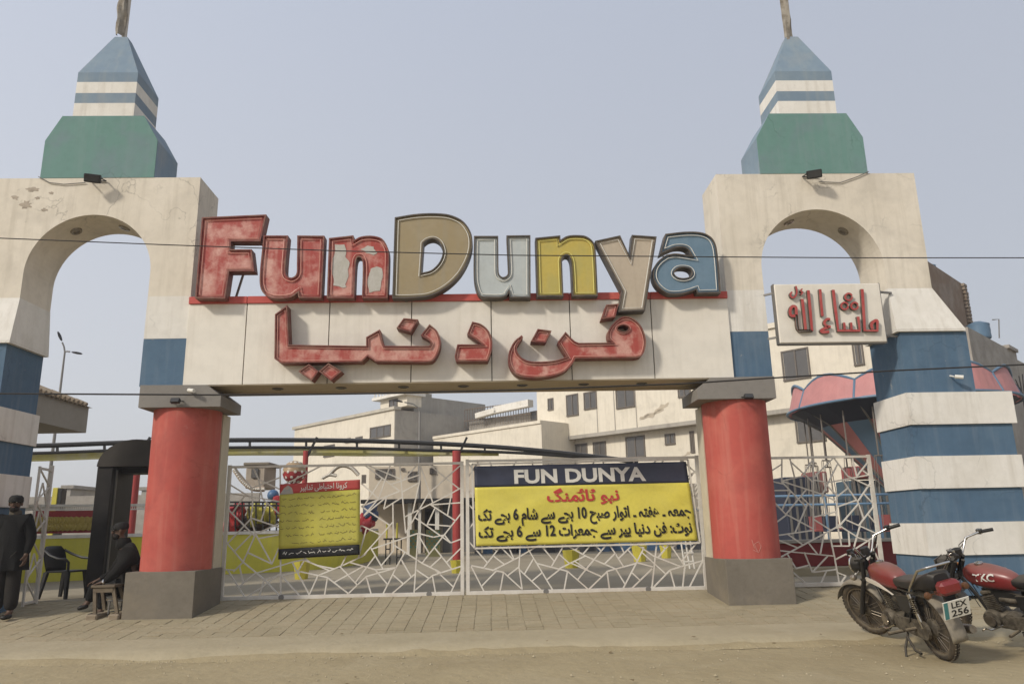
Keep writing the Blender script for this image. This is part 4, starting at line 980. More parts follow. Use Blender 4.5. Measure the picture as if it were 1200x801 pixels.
for k in 'rl': tn[k+'hip'] = fat(k+'hip', 1.15); tn[k+'kn'] = (nd[k+'kn'][0], .09); tn[k+'an'] = (nd[k+'an'][0]+Vector((.01, 0, .0)), .075)
skin('trousers', tn, [('pelvis', 'rhip'), ('rhip', 'rkn'), ('rkn', 'ran'), ('pelvis', 'lhip'), ('lhip', 'lkn'), ('lkn', 'lan')], CLOTHK, man2)
for k in 'rl': skin('shoe', {'a': (nd[k+'an'][0]+Vector((.02, 0, -.03)), (.052, .045)), 'b': (nd[k+'to'][0]+Vector((-.04, -.02, 0)), (.05, .032))}, [('a', 'b')], SHOEM, man2)
sc2 = MB(); cN = (nd['neck'][0]+nd['neck0'][0])/2; sc2.lathe((0, 0, 0), [(.10, -.08), (.115, -.03), (.105, .03), (.078, .075)], 16); sc2.xf(Matrix.Translation(cN)); sc2.build('scarf', CLOTHG, man2, smooth=True)
head_parts(man2, q_(141.5, 621.5, sY-.03), fd2)
wb = MB(); wv = nd['rwr'][0]; wb.lathe((0, 0, 0), [(.036, -.012), (.04, 0), (.036, .012)], 14); wb.xf(Matrix.Translation(wv) @ Vector((-1, -.1, -.3)).to_track_quat('Z', 'Y').to_matrix().to_4x4()); wb.build('wristwatch', CHROME, man2)
# his metal chair
CH = thing('metal_chair', 'grey metal chair under the seated man beside the left pedestal', 'chair', (at(155, 715, sY).x, sY, gh(sY)))
pv = nd['pelvis'][0]; sx = pv.x; sz = pv.z-.17; g2 = gh(sY)
MB().box(sx-.24, sx+.2, sY-.22, sY+.22, sz-.03, sz, .01).build('seat', GREYMETAL, CH)
for a, b in ((-.22, -.2), (-.22, .2), (.18, -.2), (.18, .2)): MB().tube([(sx+a, sY+b, gh(sY+b)), (sx+a*.95, sY+b, sz-.02)], .014, 8).build('leg', GREYMETAL, CH)
MB().tube([(sx+.19, sY-.2, sz), (sx+.24, sY-.2, sz+.42), (sx+.24, sY+.2, sz+.42), (sx+.19, sY+.2, sz)], .018, 8).build('back_frame', GREYMETAL, CH, smooth=True)
MB().box(sx+.215, sx+.235, sY-.2, sY+.2, sz+.2, sz+.4).build('backrest', GREYMETAL, CH)
# wooden stool on blocks
WOODM = mat('old_grey_wood', (.14, .11, .075), .9, (.09, .07, .05), 5, .7, bump=.4, bscale=30, dirt=((.22, .18, .12), .5))
BLK = mat('stone_block', (.24, .19, .13), .95, (.16, .13, .10), 8, .7, bump=.6, bscale=20)
kY = 11.55; ks = thing('wooden_stool', 'small worn grey wooden stool standing on stone blocks in front of the seated man', 'stool', (at(121, 725, kY).x, kY, gh(kY)))
a = at(107, 688, kY); b = at(135, 688, kY); zt = a.z+.03
MB().box(a.x, b.x, kY-.02, kY+.28, zt-.035, zt, .006).build('seat', WOODM, ks)
MB().box(a.x+.03, b.x-.03, kY+.0, kY+.022, zt-.10, zt-.036).build('apron', WOODM, ks)
la = at(111, 722, kY); lb = at(137, 721, kY); gz0 = gh(kY)+.075
for (x0_, x1_) in ((a.x+.04, la.x), (b.x-.04, lb.x)):
    for y_, dy in ((kY+.03, -.03), (kY+.23, .04)):
        MB().hexa([(x1_-.022, y_+dy-.02, gh(y_+dy)+.07), (x1_+.022, y_+dy-.02, gh(y_+dy)+.07), (x1_+.022, y_+dy+.02, gh(y_+dy)+.07), (x1_-.022, y_+dy+.02, gh(y_+dy)+.07), (x0_-.022, y_-.02, zt-.036), (x0_+.022, y_-.02, zt-.036), (x0_+.022, y_+.02, zt-.036), (x0_-.022, y_+.02, zt-.036)]).build('leg', WOODM, ks)
MB().bar((la.x+.02, kY+.25, gz0+.16), (lb.x-.02, kY+.25, gz0+.16), .03, .02).build('stretcher', WOODM, ks)
for i, x_ in enumerate((la.x, lb.x)):
    o = MB().box(x_-.09, x_+.07, kY-.09, kY+.32, gh(kY-.09)-.03, gh(kY)+.065, .02).build('stone_block', BLK); tag(o, 'flat stone block under the %s legs of the wooden stool' % ('left' if i == 0 else 'right'), 'stone', 'blocks under the stool')
# black plastic armchair
pc = at(74, 697, 14.0); PLB = mat('black_plastic', (.015, .014, .014), .45)
ac = thing('plastic_armchair', 'empty black plastic armchair inside the gate, left of the dark walk-through portal', 'chair', (pc.x, 14.0, G0), rz=R(-12))
L = dict(local=True)
mb = MB(); mb.box(-.22, .24, -.23, .23, .43, .46, .01); mb.build('seat', PLB, ac, **L)
bk = MB(); rows = []
for i in range(7):
    z = .45+i*.07; xo = -.20-.10*(i/6)**1.2; wv_ = .23+.03*math.sin(i/6*math.pi)-(.05 if i == 6 else 0)
    rows.append([bk.bm.verts.new((xo-.05*math.cos(k/6*math.pi-math.pi/2), wv_*math.sin((k/6-.5)*math.pi*.98), z)) for k in range(7)])
for A_, B_ in zip(rows, rows[1:]):
    for k in range(6): bk.bm.faces.new([A_[k], A_[k+1], B_[k+1], B_[k]])
o = bk.build('backrest', PLB, ac, smooth=True, **L); o.modifiers.new('t', 'SOLIDIFY').thickness = .015
for s in (-1, 1):
    MB().tube([(-.27, s*.23, .80), (-.12, s*.27, .72), (.05, s*.28, .665), (.2, s*.27, .65), (.25, s*.26, .60), (.25, s*.25, .45)], .022, 8).build('armrest', PLB, ac, smooth=True, **L)
    for x_, xx in ((-.2, -.27), (.21, .26)):
        MB().hexa([(xx-.02, s*.25-.025, 0), (xx+.02, s*.25-.025, 0), (xx+.02, s*.25+.025, 0), (xx-.02, s*.25+.025, 0), (x_-.035, s*.21-.03, .44), (x_+.035, s*.21-.03, .44), (x_+.035, s*.21+.03, .44), (x_-.035, s*.21+.03, .44)]).build('leg', PLB, ac, **L)
# walk-through portal
pY0, pY1 = 13.9, 14.72
pl = at(98, 697, pY0).x; pi_ = at(118, 690, pY0).x; pcx = pl+.66; prr = pcx+(pcx-pl); pri = pcx+(pcx-pi_)
ztop = at(105, 547, pY0).z
por = thing('walk_through_portal', 'dark walk-through entrance portal with rounded top behind the left red column', 'portal', (pcx, pY0, G0))
MB().box(pl, pi_, pY0, pY1, G0-.02, ztop, .01).build('side_panel', RUSTDARK, por); MB().box(pri, prr, pY0, pY1, G0-.02, ztop, .01).build('side_panel', RUSTDARK, por)
zr = at(143, 515, pY0).z-ztop
dome = [(pcx-.66, ztop+.002)]+[(pcx-.66*math.cos(a), ztop+.002+zr*math.sin(a)) for a in [math.pi*k/24 for k in range(25)]]+[(pcx+.66, ztop+.002)]
MB().prism([(x, z) for x, z in dome[1:-1]], pY0-.03, pY1).build('arched_top', mat('portal_top', (.045, .038, .030), .6, (.03, .025, .02), 3, .6), por)
MB().box(pi_+.02, pri-.02, pY0+.3, pY1-.1, ztop-.10, ztop-.003).build('lintel', RUSTDARK, por)
MB().box(pi_+.001, pi_+.02, pY0+.12, pY0+.16, G0+.1, ztop-.05).build('edge_strip', GREYMETAL, por)

# ------------------------------------------------------------------ MOTORCYCLES
TANKR = mat('motorcycle_red_paint', (.17, .018, .018), .35, (.12, .016, .016), 6, .5, spec=.6, dust=.22)
SEATM = mat('seat_vinyl', (.018, .016, .015), .5, dust=.15); ENGM = mat('engine_alloy', (.15, .13, .10), .55, (.05, .042, .032), 16, .85, metal=.4, dust=.22, contrast=(.40, .58))
BIKEK = mat('bike_black_paint', (.018, .017, .016), .4, dust=.2); FENDM = mat('dusty_fender', (.17, .15, .12), .6, (.30, .26, .19), 7, .6, dust=.3)
TAILR = mat('tail_lamp_red', (.16, .016, .014), .3, spec=.6); GLASSM = mat('headlight_glass', (.10, .09, .08), .12, spec=.8); WHITEP = mat('plate_white', (.62, .60, .53), .5, (.5, .47, .4), 12, .4)
STRIPEW = mat('tank_side_white', (.55, .50, .42), .45, dust=.15); PLATEG = mat('plate_green_strip', (.06, .20, .20), .5)
EXH = mat('exhaust_steel', (.30, .26, .21), .35, (.14, .11, .08), 8, .7, metal=.8, dust=.25)
TYRE = RUBBER
def motorcycle(label, rear, heading, lean, steer=18, variant=0, scale=1.0, nose=0, grp='motorcycles parked at the right tower'):
    t = thing('motorcycle', label, 'motorcycle', rear, grp)
    t.rotation_mode = 'XYZ'; t.rotation_euler = (R(lean), R(-nose), R(heading)); t.scale = (scale,)*3
    L = dict(local=True)
    WB = 1.26; RW = .30
    head = Vector((.90, 0, .78)); ax = Vector((-.44, 0, .90)).normalized()
    Sm = Matrix.Translation(head) @ Matrix.Rotation(R(steer), 4, ax) @ Matrix.Translation(-head)
    I4 = Matrix.Identity(4)
    def wheel(name, cx, mtx, drum=.07):
        w = MB(); c0 = Vector((cx, 0, RW))
        prof = []
        for k in range(12):
            a = 2*math.pi*k/12; prof.append((RW-.038+.038*math.cos(a), .037*math.sin(a)))
        prof.append(prof[0])
        w.lathe(c0, prof, 40, axis='y')
        # tread blocks
        for k in range(48):
            a = 2*math.pi*k/48
            for s in (-1, 1):
                p = c0+Vector((math.cos(a)*(RW+.001), s*.014, math.sin(a)*(RW+.001))); tx = Vector((-math.sin(a), 0, math.cos(a))); nr = Vector((math.cos(a), 0, math.sin(a)))
                w.bar(p-tx*.013, p+tx*.013, .016, .007, up=nr)
        w.xf(mtx); W = w.build(name, TYRE, t, smooth=True, **L)
        r = MB(); r.lathe(c0, [(RW-.078, -.022), (RW-.066, -.024), (RW-.07, 0), (RW-.066, .024), (RW-.078, .022), (RW-.082, 0), (RW-.078, -.022)], 40, axis='y'); r.xf(mtx)
        q = r.build('rim', EXH, W, smooth=True, **L)
        sp = MB()
        for k in range(36):
            a = 2*math.pi*k/36; b = a+(.35 if k % 2 else -.35); s = -1 if (k//2) % 2 else 1
            sp.tube([c0+Vector((.04*math.cos(b), s*.035, .04*math.sin(b))), c0+Vector(((RW-.075)*math.cos(a), 0, (RW-.075)*math.sin(a)))], .0022, 4, caps=False)
        sp.xf(mtx); sp.build('spokes', EXH, W, kind='stuff', **L)
        h = MB(); h.lathe(c0, [(.001, -.06), (drum*.6, -.06), (drum, -.045), (drum, .03), (drum*.5, .05), (.001, .055)], 24, axis='y'); h.xf(mtx); h.build('hub', ENGM, W, smooth=True, **L)
        return W
    wheel('rear_wheel', 0, I4, .085); wheel('front_wheel', WB, Sm, .08)
    fa = Vector((WB, 0, RW))
    # fork (both legs), fender, bars, headlight: turned with the steering
    for s in (-1, 1):
        b = fa+Vector((0, s*.085, 0)); m_ = head+ax*-.12+Vector((.05, s*.085, 0)); tp = head+ax*.12+Vector((.05, s*.085, 0))
        lo = b.lerp(m_, .55)
        f = MB(); f.tube([b+Vector((.0, 0, -.02)), lo], .026, 12); f.tube([lo, m_], .017 if variant else .024, 12); f.tube([m_, tp], .024, 10); f.xf(Sm); f.build('fork_leg', BIKEK, t, smooth=True, **L)
    for q1_, q2_ in ((0, .10), (.04, -.12)):
        f = MB(); f.box(head.x+q1_, head.x+q1_+.09, -.11, .11, head.z+q2_, head.z+q2_+.025); f.xf(Sm); f.build('fork_clamp', BIKEK, t, **L)
    fe = MB(); rows = []
    for i in range(15):
        a = R(22)+R(140)*i/14; rr = RW+.035
        rows.append([fe.bm.verts.new(fa+Vector((rr*math.cos(a)-abs(k)*0*.01, k*.032, (rr-abs(k)**2*.008)*math.sin(a)))) for k in (-2, -1, 0, 1, 2)])
    for A_, B_ in zip(rows, rows[1:]):
        for k in range(4): fe.bm.faces.new([A_[k], A_[k+1], B_[k+1], B_[k]])
    fe.xf(Sm); o = fe.build('front_fender', FENDM if not variant else BIKEK, t, smooth=True, **L); o.modifiers.new('t', 'SOLIDIFY').thickness = .004
    hb = MB(); tpc = head+ax*.13+Vector((.03, 0, 0))
    pts = [tpc+Vector((-.20, -.37, .17)), tpc+Vector((-.11, -.30, .17)), tpc+Vector((-.02, -.16, .155)), tpc+Vector((.01, -.07, .02)), tpc+Vector((.01, .07, .02)), tpc+Vector((-.02, .16, .155)), tpc+Vector((-.11, .30, .17)), tpc+Vector((-.20, .37, .17))]
    hb.tube(pts, .0125, 10); hb.xf(Sm); hbo = hb.build('handlebar', CHROME, t, smooth=True, **L)
    for s in (-1, 1):
        a = pts[0] if s < 0 else pts[-1]; b = pts[1] if s < 0 else pts[-2]
        gg = MB(); gg.tube([a+(a-b)*.12, a.lerp(b, .85)], .019, 10); gg.xf(Sm); gg.build('grip', BLACKM, hbo, smooth=True, **L)
        lv = MB(); lv.tube([b+Vector((.02, 0, .0)), b.lerp(a, .4)+Vector((.06, 0, -.005)), a+Vector((.075, 0, -.01))], .006, 6); lv.box(b.x-.02, b.x+.03, b.y-.02, b.y+.02, b.z-.02, b.z+.03); lv.xf(Sm); lv.build('lever', CHROME if variant else BLACKM, hbo, **L)
    hl = MB(); hc = head+Vector((.17, 0, .03))
    if variant:   # square headlight
        hl.box(hc.x-.10, hc.x+.05, -.09, .09, hc.z-.075, hc.z+.085, .03)
    else:
        hl.lathe(hc, [(.001, -.10), (.05, -.095), (.082, -.05), (.092, 0), (.095, .045)], 24, axis='x')
    hl.xf(Sm); hlo = hl.build('headlight', BIKEK, t, smooth=not variant, **L)
    g_ = MB()
    if variant: g_.box(hc.x+.051, hc.x+.06, -.08, .08, hc.z-.065, hc.z+.075)
    else:
        g_.lathe(hc, [(.001, .075), (.05, .07), (.086, .052), (.088, .045)], 24, axis='x')
    g_.xf(Sm); g_.build('headlight_glass', GLASSM, hlo, smooth=True, **L)
    rg = MB(); 
    if not variant: rg.lathe(hc, [(.088, .046), (.098, .048), (.1, .036), (.094, .03)], 24, axis='x'); rg.xf(Sm); rg.build('headlight_ring', CHROME, hlo, smooth=True, **L)
    mt_ = MB(); mt_.lathe(head+ax*.15+Vector((.06, .0, .03)), [(.001, .05), (.045, .045), (.05, 0), (.04, -.03)], 18); mt_.xf(Sm); mt_.build('speedometer', BLACKM, t, smooth=True, **L)
    for s in (-1, 1):
        i_ = MB(); i_.lathe(hc+Vector((-.03, s*.17, -.08)), [(.001, -.03), (.025, -.022), (.034, 0), (.026, .03), (.001, .04)], 12, axis='x'); i_.tube([hc+Vector((-.04, s*.08, -.05)), hc+Vector((-.03, s*.17, -.08))], .006, 6); i_.xf(Sm)
        i_.build('indicator', mat('indicator_orange', (.45, .16, .03), .3) if s < 0 else mat('indicator_chrome', (.4, .36, .3), .3, metal=.8), t, smooth=True, **L)
    # frame
    fr = MB()
    for P_ in ([head+ax*-.12, head+ax*.1], [head, (.62, 0, .70), (.30, 0, .66), (-.12, 0, .62)], [head+ax*-.1, (.80, 0, .46), (.70, 0, .24), (.42, 0, .20)], [(.32, 0, .66), (.36, 0, .42), (.38, 0, .20)]):
        fr.tube(P_, .019, 8)
    for s in (-1, 1):
        fr.tube([(.34, s*.07, .64), (.05, s*.09, .63), (-.18, s*.08, .62)], .012, 8); fr.tube([(.38, s*.09, .26), (0, s*.095, RW)], .016, 8); fr.tube([(.36, s*.08, .36), (.10, s*.095, .62)], .012, 8)
    fr.build('frame', BIKEK, t, smooth=True, **L)
    for s in (-1, 1):
        sh = MB(); a = Vector((.0, s*.11, RW+.02)); b = Vector((.07, s*.11, .63)); sh.tube([a, a.lerp(b, .45)], .022, 10); sh.tube([b.lerp(a, .12), b], .026, 10); sh.tube([a, b], .009, 6)
        pts = [a.lerp(b, .42+.46*k/70)+Vector((math.cos(k*.75), math.sin(k*.75), 0))*.024 for k in range(71)]
        sh.tube(pts, .0045, 5); sh.build('shock_absorber', CHROME if s > 0 else BIKEK, t, smooth=True, **L)
    # engine
    en = MB(); en.box(.40, .70, -.09, .09, .20, .36, .03); en.lathe((.66, 0, .30), [(.001, -.13), (.085, -.12), (.095, -.08), (.095, .08), (.085, .12), (.001, .13)], 20, axis='y'); en.lathe((.47, 0, .30), [(.001, -.12), (.075, -.11), (.08, .11), (.001, .12)], 20, axis='y')
    E_ = en.build('engine', ENGM, t, smooth=True, **L)
    cy = MB(); cyl = Matrix.Translation((.62, 0, .36)) @ Matrix.Rotation(R(18), 4, 'Y')
    for k in range(9): cy.box(-.07, .07, -.07, .07, .02+k*.018, .02+k*.018+.009)
    cy.box(-.05, .05, -.05, .05, 0, .19); cy.box(-.06, .06, -.065, .065, .185, .235, .015); cy.xf(cyl); cy.build('cylinder_block', ENGM, E_, **L)
    cb = MB(); cb.tube([(.56, .03, .50), (.46, .04, .50), (.38, .04, .50)], .03, 10); cb.build('carburettor', ENGM, E_, smooth=True, **L)
    ex = MB(); ex.tube([(.70, -.03, .46), (.80, -.07, .42), (.80, -.12, .28), (.70, -.15, .19), (.45, -.17, .19), (.25, -.17, .22)], .017, 10); ex.tube([(.28, -.17, .22), (.16, -.175, .24), (-.25, -.18, .29), (-.30, -.18, .295)], [.02, .036, .042, .034], 14)
    ex.build('exhaust', EXH, t, smooth=True, **L)
    cc = MB()
    out = [(math.cos(a)*.085, math.sin(a)*.085+RW) for a in [math.pi/2+math.pi*k/10 for k in range(11)]]+[(.44+math.cos(a)*.06, math.sin(a)*.06+.30) for a in [-math.pi/2+math.pi*k/8 for k in range(9)]]
    cc.prism(out, .092, .125); cc.build('chain_cover', ENGM, t, **L)
    # tank, side panels
    tk = MB(); secs = [(.32, .045, .60, .72), (.36, .085, .60, .775), (.48, .115, .60, .815), (.62, .135, .605, .84), (.74, .13, .62, .845), (.83, .10, .65, .83), (.87, .06, .69, .79)]
    rings = []
    for x, w, zb, zt in secs:
        rg_ = []
        for k in range(20):
            a = 2*math.pi*k/20; ca, sa = math.cos(a), math.sin(a)
            yy = w*math.copysign(abs(ca)**.75, ca); z_ = (zt+zb)/2+(zt-zb)/2*math.copysign(abs(sa)**.8, sa)
            rg_.append(tk.bm.verts.new((x, yy, z_)))
        rings.append(rg_)
    for A_, B_ in zip(rings, rings[1:]):
        for k in range(20): tk.bm.faces.new([A_[k], A_[(k+1) % 20], B_[(k+1) % 20], B_[k]])
    tk.bm.faces.new(rings[0]); tk.bm.faces.new(rings[-1])
    T_ = tk.build('fuel_tank', TANKR, t, smooth=True, **L); sb = T_.modifiers.new('s', 'SUBSURF'); sb.levels = 1; sb.render_levels = 1
    cpz = MB(); cpz.lathe((.70, 0, .845), [(.04, -.02), (.042, .012), (.02, .02), (.001, .02)], 16); cpz.build('fuel_cap', CHROME, T_, smooth=True, **L)
    for s in (-1, 1):
        if variant:
            # white tank script, a flat mark following the tank side
            lettering('tank_script', 'TKC', lambda u, v, s=s: Vector((.72-.22*u if s > 0 else .50+.22*u, s*(.118+.018*math.sin(v*2.5)), .78-.08*v+.02*u)), (0, 1, 0, 1), INKW, T_, .03, local=True)
        else:
            st = MB(); st.prism([(.84, .665), (.62, .635), (.40, .60), (.36, .585), (.50, .63), (.66, .685), (.84, .70)], s*.118, s*.137); st.build('side_stripe', STRIPEW, T_, **L)
        sp_ = MB(); sp_.prism([(.36, .58), (.34, .44), (.20, .42), (.10, .50), (.12, .60)], s*.085, s*.112); sp_.build('side_panel', BIKEK, t, **L)
    # seat
    se = MB(); secs = [(.40, .07, .66, .735), (.30, .11, .655, .75), (.12, .125, .66, .765), (-.08, .13, .675, .79), (-.24, .125, .69, .85), (-.34, .11, .70, .88), (-.38, .07, .74, .85)]
    rings = []
    for x, w, zb, zt in secs:
        rg_ = []
        for k in range(16):
            a = 2*math.pi*k/16; ca, sa = math.cos(a), math.sin(a)
            rg_.append(se.bm.verts.new((x, w*math.copysign(abs(ca)**.6, ca), (zt+zb)/2+(zt-zb)/2*math.copysign(abs(sa)**.6, sa))))
        rings.append(rg_)
    for A_, B_ in zip(rings, rings[1:]):
        for k in range(16): se.bm.faces.new([A_[k], A_[(k+1) % 16], B_[(k+1) % 16], B_[k]])
    se.bm.faces.new(rings[0]); se.bm.faces.new(rings[-1]); se.build('seat', SEATM, t, smooth=True, **L)
    MB().tube([(-.02, .14, .68), (-.10, .155, .74), (-.30, .15, .90), (-.40, .11, .93), (-.42, 0, .935), (-.40, -.11, .93), (-.30, -.15, .90), (-.10, -.155, .74), (-.02, -.14, .68)], .012, 10).build('grab_rail', CHROME, t, smooth=True, **L)
    # rear fender and lamp and plate
    rf = MB(); rows = []
    for i in range(16):
        a = R(62)+R(128)*i/15; rr = RW+.05+.02*i/15
        rows.append([rf.bm.verts.new((rr*math.cos(a), k*.037, RW+(rr-abs(k)**2*.008)*math.sin(a))) for k in (-2, -1, 0, 1, 2)])
    for A_, B_ in zip(rows, rows[1:]):
        for k in range(4): rf.bm.faces.new([A_[k], A_[k+1], B_[k+1], B_[k]])
    o = rf.build('rear_fender', FENDM, t, smooth=True, **L); o.modifiers.new('t', 'SOLIDIFY').thickness = .004
    tl = MB(); tl.box(-.52, -.40, -.10, .10, .68, .80, .03); tl.box(-.41, -.28, -.05, .05, .66, .74); TLo = tl.build('tail_lamp', TAILR, t, **L)
    MB().box(-.43, -.40, -.05, .05, .50, .70).build('lamp_bracket', BIKEK, t, **L)
    # number plate
    PM = Matrix.Translation((-.475, 0, .555)) @ Matrix.Rotation(R(-18), 4, 'Y')
    pb = MB(); pb.box(-.004, .004, -.125, .125, -.085, .085, .002).xf(PM); PL_ = pb.build('number_plate', WHITEP, t, **L)
    gs = MB(); gs.box(-.0055, -.0045, .080, .118, -.078, .078).xf(PM); gs.build('plate_strip', PLATEG, PL_, **L)
    fnp = lambda u, v: PM @ Vector((-.0062, .07-.185*u, .075-.15*v))
    for txt, bb in (('LEX', (.12, .9, .04, .42)), ('256', (.08, .95, .52, .95))):
        lettering('plate_text', txt, fnp, bb, INKK, PL_, .02, local=True)
    for s in (-1, 1):
        i_ = MB(); i_.lathe((-.40, s*.18, .70), [(.001, -.035), (.026, -.028), (.034, 0), (.024, .02), (.001, .028)], 12, axis='x'); i_.tube([(-.36, s*.06, .69), (-.40, s*.17, .70)], .006, 6)
        i_.build('indicator', mat('indicator_dark', (.10, .045, .02), .4), t, smooth=True, **L)
        for q3, q4, q5 in ((.42, .27, .22), (.12, .23, .30)):
            fp = MB(); fp.tube([(q3, s*.10, q5), (q3, s*q4, q5+.01)], .016, 8); fp.build('footrest', RUBBER, t, smooth=True, **L)
    MB().tube([(.55, .12, .26), (.66, .16, .21), (.72, .17, .22), (.72, .22, .22)], .009, 6).build('gear_lever', CHROME, t, smooth=True, **L)
    ln = math.tan(R(-lean))
    MB().tube([(.40, .08, .20), (.30, .20, .10), (.22, .28, .015-.28*math.tan(R(abs(lean))))], .012, 8).build('side_stand', BIKEK, t, smooth=True, **L)
    MB().tube([(.36, -.12, .18), (.22, -.15, .07), (.12, -.15, .06)], .012, 8).tube([(.36, .12, .18), (.22, .15, .08), (.12, .15, .07)], .012, 8).build('centre_stand', BIKEK, t, smooth=True, **L)
    MB().box(.10, .26, -.06, .06, .40, .56, .01).build('battery_box', BIKEK, t, **L)
    MB().box(-.06, -.02, -.045, .045, .50, .60, .006).build('tool_case', BIKEK, t, **L)
    MB().tube([(.30, .10, .30), (.18, .13, .36), (.10, .12, .50), (.16, .09, .62)], .007, 6).build('breather_hose', BLACKM, t, smooth=True, **L)
    MB().tube([(.60, -.06, .44), (.52, -.11, .40), (.46, -.10, .52), (.40, -.06, .60)], .006, 6).build('fuel_hose', BLACKM, t, smooth=True, **L)
    MB().prism([(.34, .56), (.52, .60), (.72, .60), (.70, .50), (.50, .44), (.36, .44)], -.05, .05).build('air_box', BIKEK, t, **L)
    gk = MB(); gk.tube([(.66, .14, .30), (.66, .155, .30)], .055, 18); gk.build('magneto_cover', EXH, t, smooth=True, **L)
    # cables and clutter at the headstock
    for k in range(5):
        s = (-1)**k
        c_ = MB(); c_.tube([Sm @ (pts_ := tpc+Vector((-.05, s*.2, .17))), tpc+Vector((.05+.012*k, s*.12, .12-.03*k)), tpc+Vector((.07, s*.05, -.12)), (.80, s*.03, .62-.06*k)], .0045, 5); c_.build('control_cable', BLACKM, t, smooth=True, **L)
    return t
m1 = motorcycle('red motorcycle with number plate towards the viewer, nearest of the two', (4.50, 7.95, 0.0), 90, -13, 22, scale=1.06, nose=3.2)
m2 = motorcycle('red motorcycle with square headlight at the right edge, behind the nearer motorcycle', (5.86, 7.98, 0.0), 116, -18, 4, variant=1, scale=1.05, nose=3)
# crumpled bag on the front of the second motorcycle
# crumpled sheet stuffed on the second motorcycle's front
random.seed(21); mb = MB(); pc_ = at(1112, 684, 8.95)
bmesh.ops.create_icosphere(mb.bm, subdivisions=3, radius=1)
for v in mb.bm.verts:
    n_ = v.co.normalized(); k = 1+.45*noise.noise(n_*2.2+Vector((4, 0, 0)))+.22*noise.noise(n_*6)
    v.co = Vector((n_.x*.17*k, n_.y*.08*k, n_.z*.13*k))+pc_
tag(mb.build('crumpled_bag', mat('crumpled_foil_print', (.30, .31, .31), .4, (.10, .16, .24), 22, .8, contrast=(.45, .55))), 'crumpled pale blue bag wedged between the two motorcycles', 'bag')

# ------------------------------------------------------------------ BACKGROUND
d1 = ray(-300, 634); E1 = Vector((d1.x, d1.y, 0)).normalized()       # runs away to the left
E2 = Vector((E1.y, -E1.x, 0))                                         # runs away to the right
NRM = Vector((-E1.y, E1.x, 0)); 
if NRM.y > 0: NRM = -NRM                                               # facade normal, towards the viewer
class Plane:
    def __init__(s, px, py, Y, e): s.o = at(px, py, Y); s.o.z = 0; s.e = e; s.n = Vector((-e.y, e.x, 0)); s.n = -s.n if s.n.y > 0 else s.n
    def hit(s, px, py):
        d = ray(px, py); t = (s.o-CAM).dot(s.n)/d.dot(s.n); p = CAM+d*t; return ((p-s.o).dot(s.e), p.z)
    def pt(s, a, z, out=0): p = s.o+s.e*a+s.n*out; return Vector((p.x, p.y, z))
    def slab(s, mb, a0, a1, z0, z1, o0, o1):
        a0, a1 = sorted((a0, a1))
        return mb.hexa([s.pt(a0, z0, o1), s.pt(a1, z0, o1), s.pt(a1, z0, o0), s.pt(a0, z0, o0), s.pt(a0, z1, o1), s.pt(a1, z1, o1), s.pt(a1, z1, o0), s.pt(a0, z1, o0)])
HC = mat('house_cream_render', (.68, .62, .51), .9, (.60, .545, .44), .35, .6, streak=((.50, .45, .36), .55), dirt=((.42, .38, .31), .45))
HG = mat('house_grey_plaster', (.38, .35, .30), .95, (.29, .265, .225), .35, .8, streak=((.42, .39, .34), .6), dirt=((.20, .18, .155), .6))
HR = mat('house_rough_cement', (.28, .255, .22), .95, (.36, .33, .29), 1.4, .8, dirt=((.17, .15, .125), .7))
BRK = mat('old_brick', (.21, .15, .105), .95, (.30, .255, .21), 1.1, .75, dirt=((.13, .10, .08), .6), bump=.5, bscale=6)
WFR = mat('window_frame_brown', (.13, .11, .09), .6); WGL = mat('window_glass', (.085, .08, .075), .2, (.12, .11, .10), .8, .6, spec=.6)
def window(pl, r, parent, frame=WFR, panes=2, depth=.05, glass=WGL):
    (xa, ya, xb, yb) = r; a0, z1 = pl.hit(xa, ya); a1, z0 = pl.hit(xb, yb); a0, a1 = sorted((a0, a1))
    w = .07; mb = MB()
    pl.slab(mb, a0, a1, z1-w, z1, .005, depth); pl.slab(mb, a0, a1, z0, z0+w, .005, depth+.03); pl.slab(mb, a0, a0+w, z0+w, z1-w, .005, depth); pl.slab(mb, a1-w, a1, z0+w, z1-w, .005, depth)
    for k in range(1, panes): c = a0+(a1-a0)*k/panes; pl.slab(mb, c-w*.5, c+w*.5, z0+w, z1-w, .006, depth-.005)
    f = mb.build('window', frame, parent)
    for k in range(panes):
        c0 = a0+w+(a1-a0-2*w)*k/panes; c1 = a0+w+(a1-a0-2*w)*(k+1)/panes
        g_ = MB(); pl.slab(g_, c0+.03, c1-.03, z0+w, z1-w, .004, .012+.012*(k % 2)); g_.build('pane', glass, f)
    return f
# big cream building behind the right side
P1 = Plane(740, 500, 42, E1)
def root(name, label, cat, p, grp=None): return thing(name, label, cat, (p.x, p.y, G0), grp)
far_a, _ = P1.hit(630, 500); zs_, = (P1.hit(700, 507)[1],); 
zslab = P1.hit(740, 502.5)[1]; ztop = P1.hit(908, 384)[1]; near_a, _ = P1.hit(1052, 450)
b1 = root('apartment_building', 'long cream two-storey building behind the gate banner and right column', 'building', P1.pt(0, 0, 0), 'houses behind the park')
mb = MB(); P1.slab(mb, near_a, far_a, zslab, ztop, -3, .0); mb.build('upper_wall', HC, b1)
P1b = Plane(740, 500, 42, E1); P1b.o = P1.o - P1.n*.55
mb = MB(); P1b.slab(mb, near_a, far_a-.1, G0-.3, zslab-.002, -2.4, 0); mb.build('lower_wall', HC, b1)
mb = MB(); P1.slab(mb, near_a, far_a+.05, zslab-.16, zslab+.05, -.54, .06); mb.build('floor_slab', HG, b1)
mb = MB(); P1.slab(mb, near_a, far_a+.1, ztop, ztop+.25, -3, .12); mb.build('parapet', HC, b1)
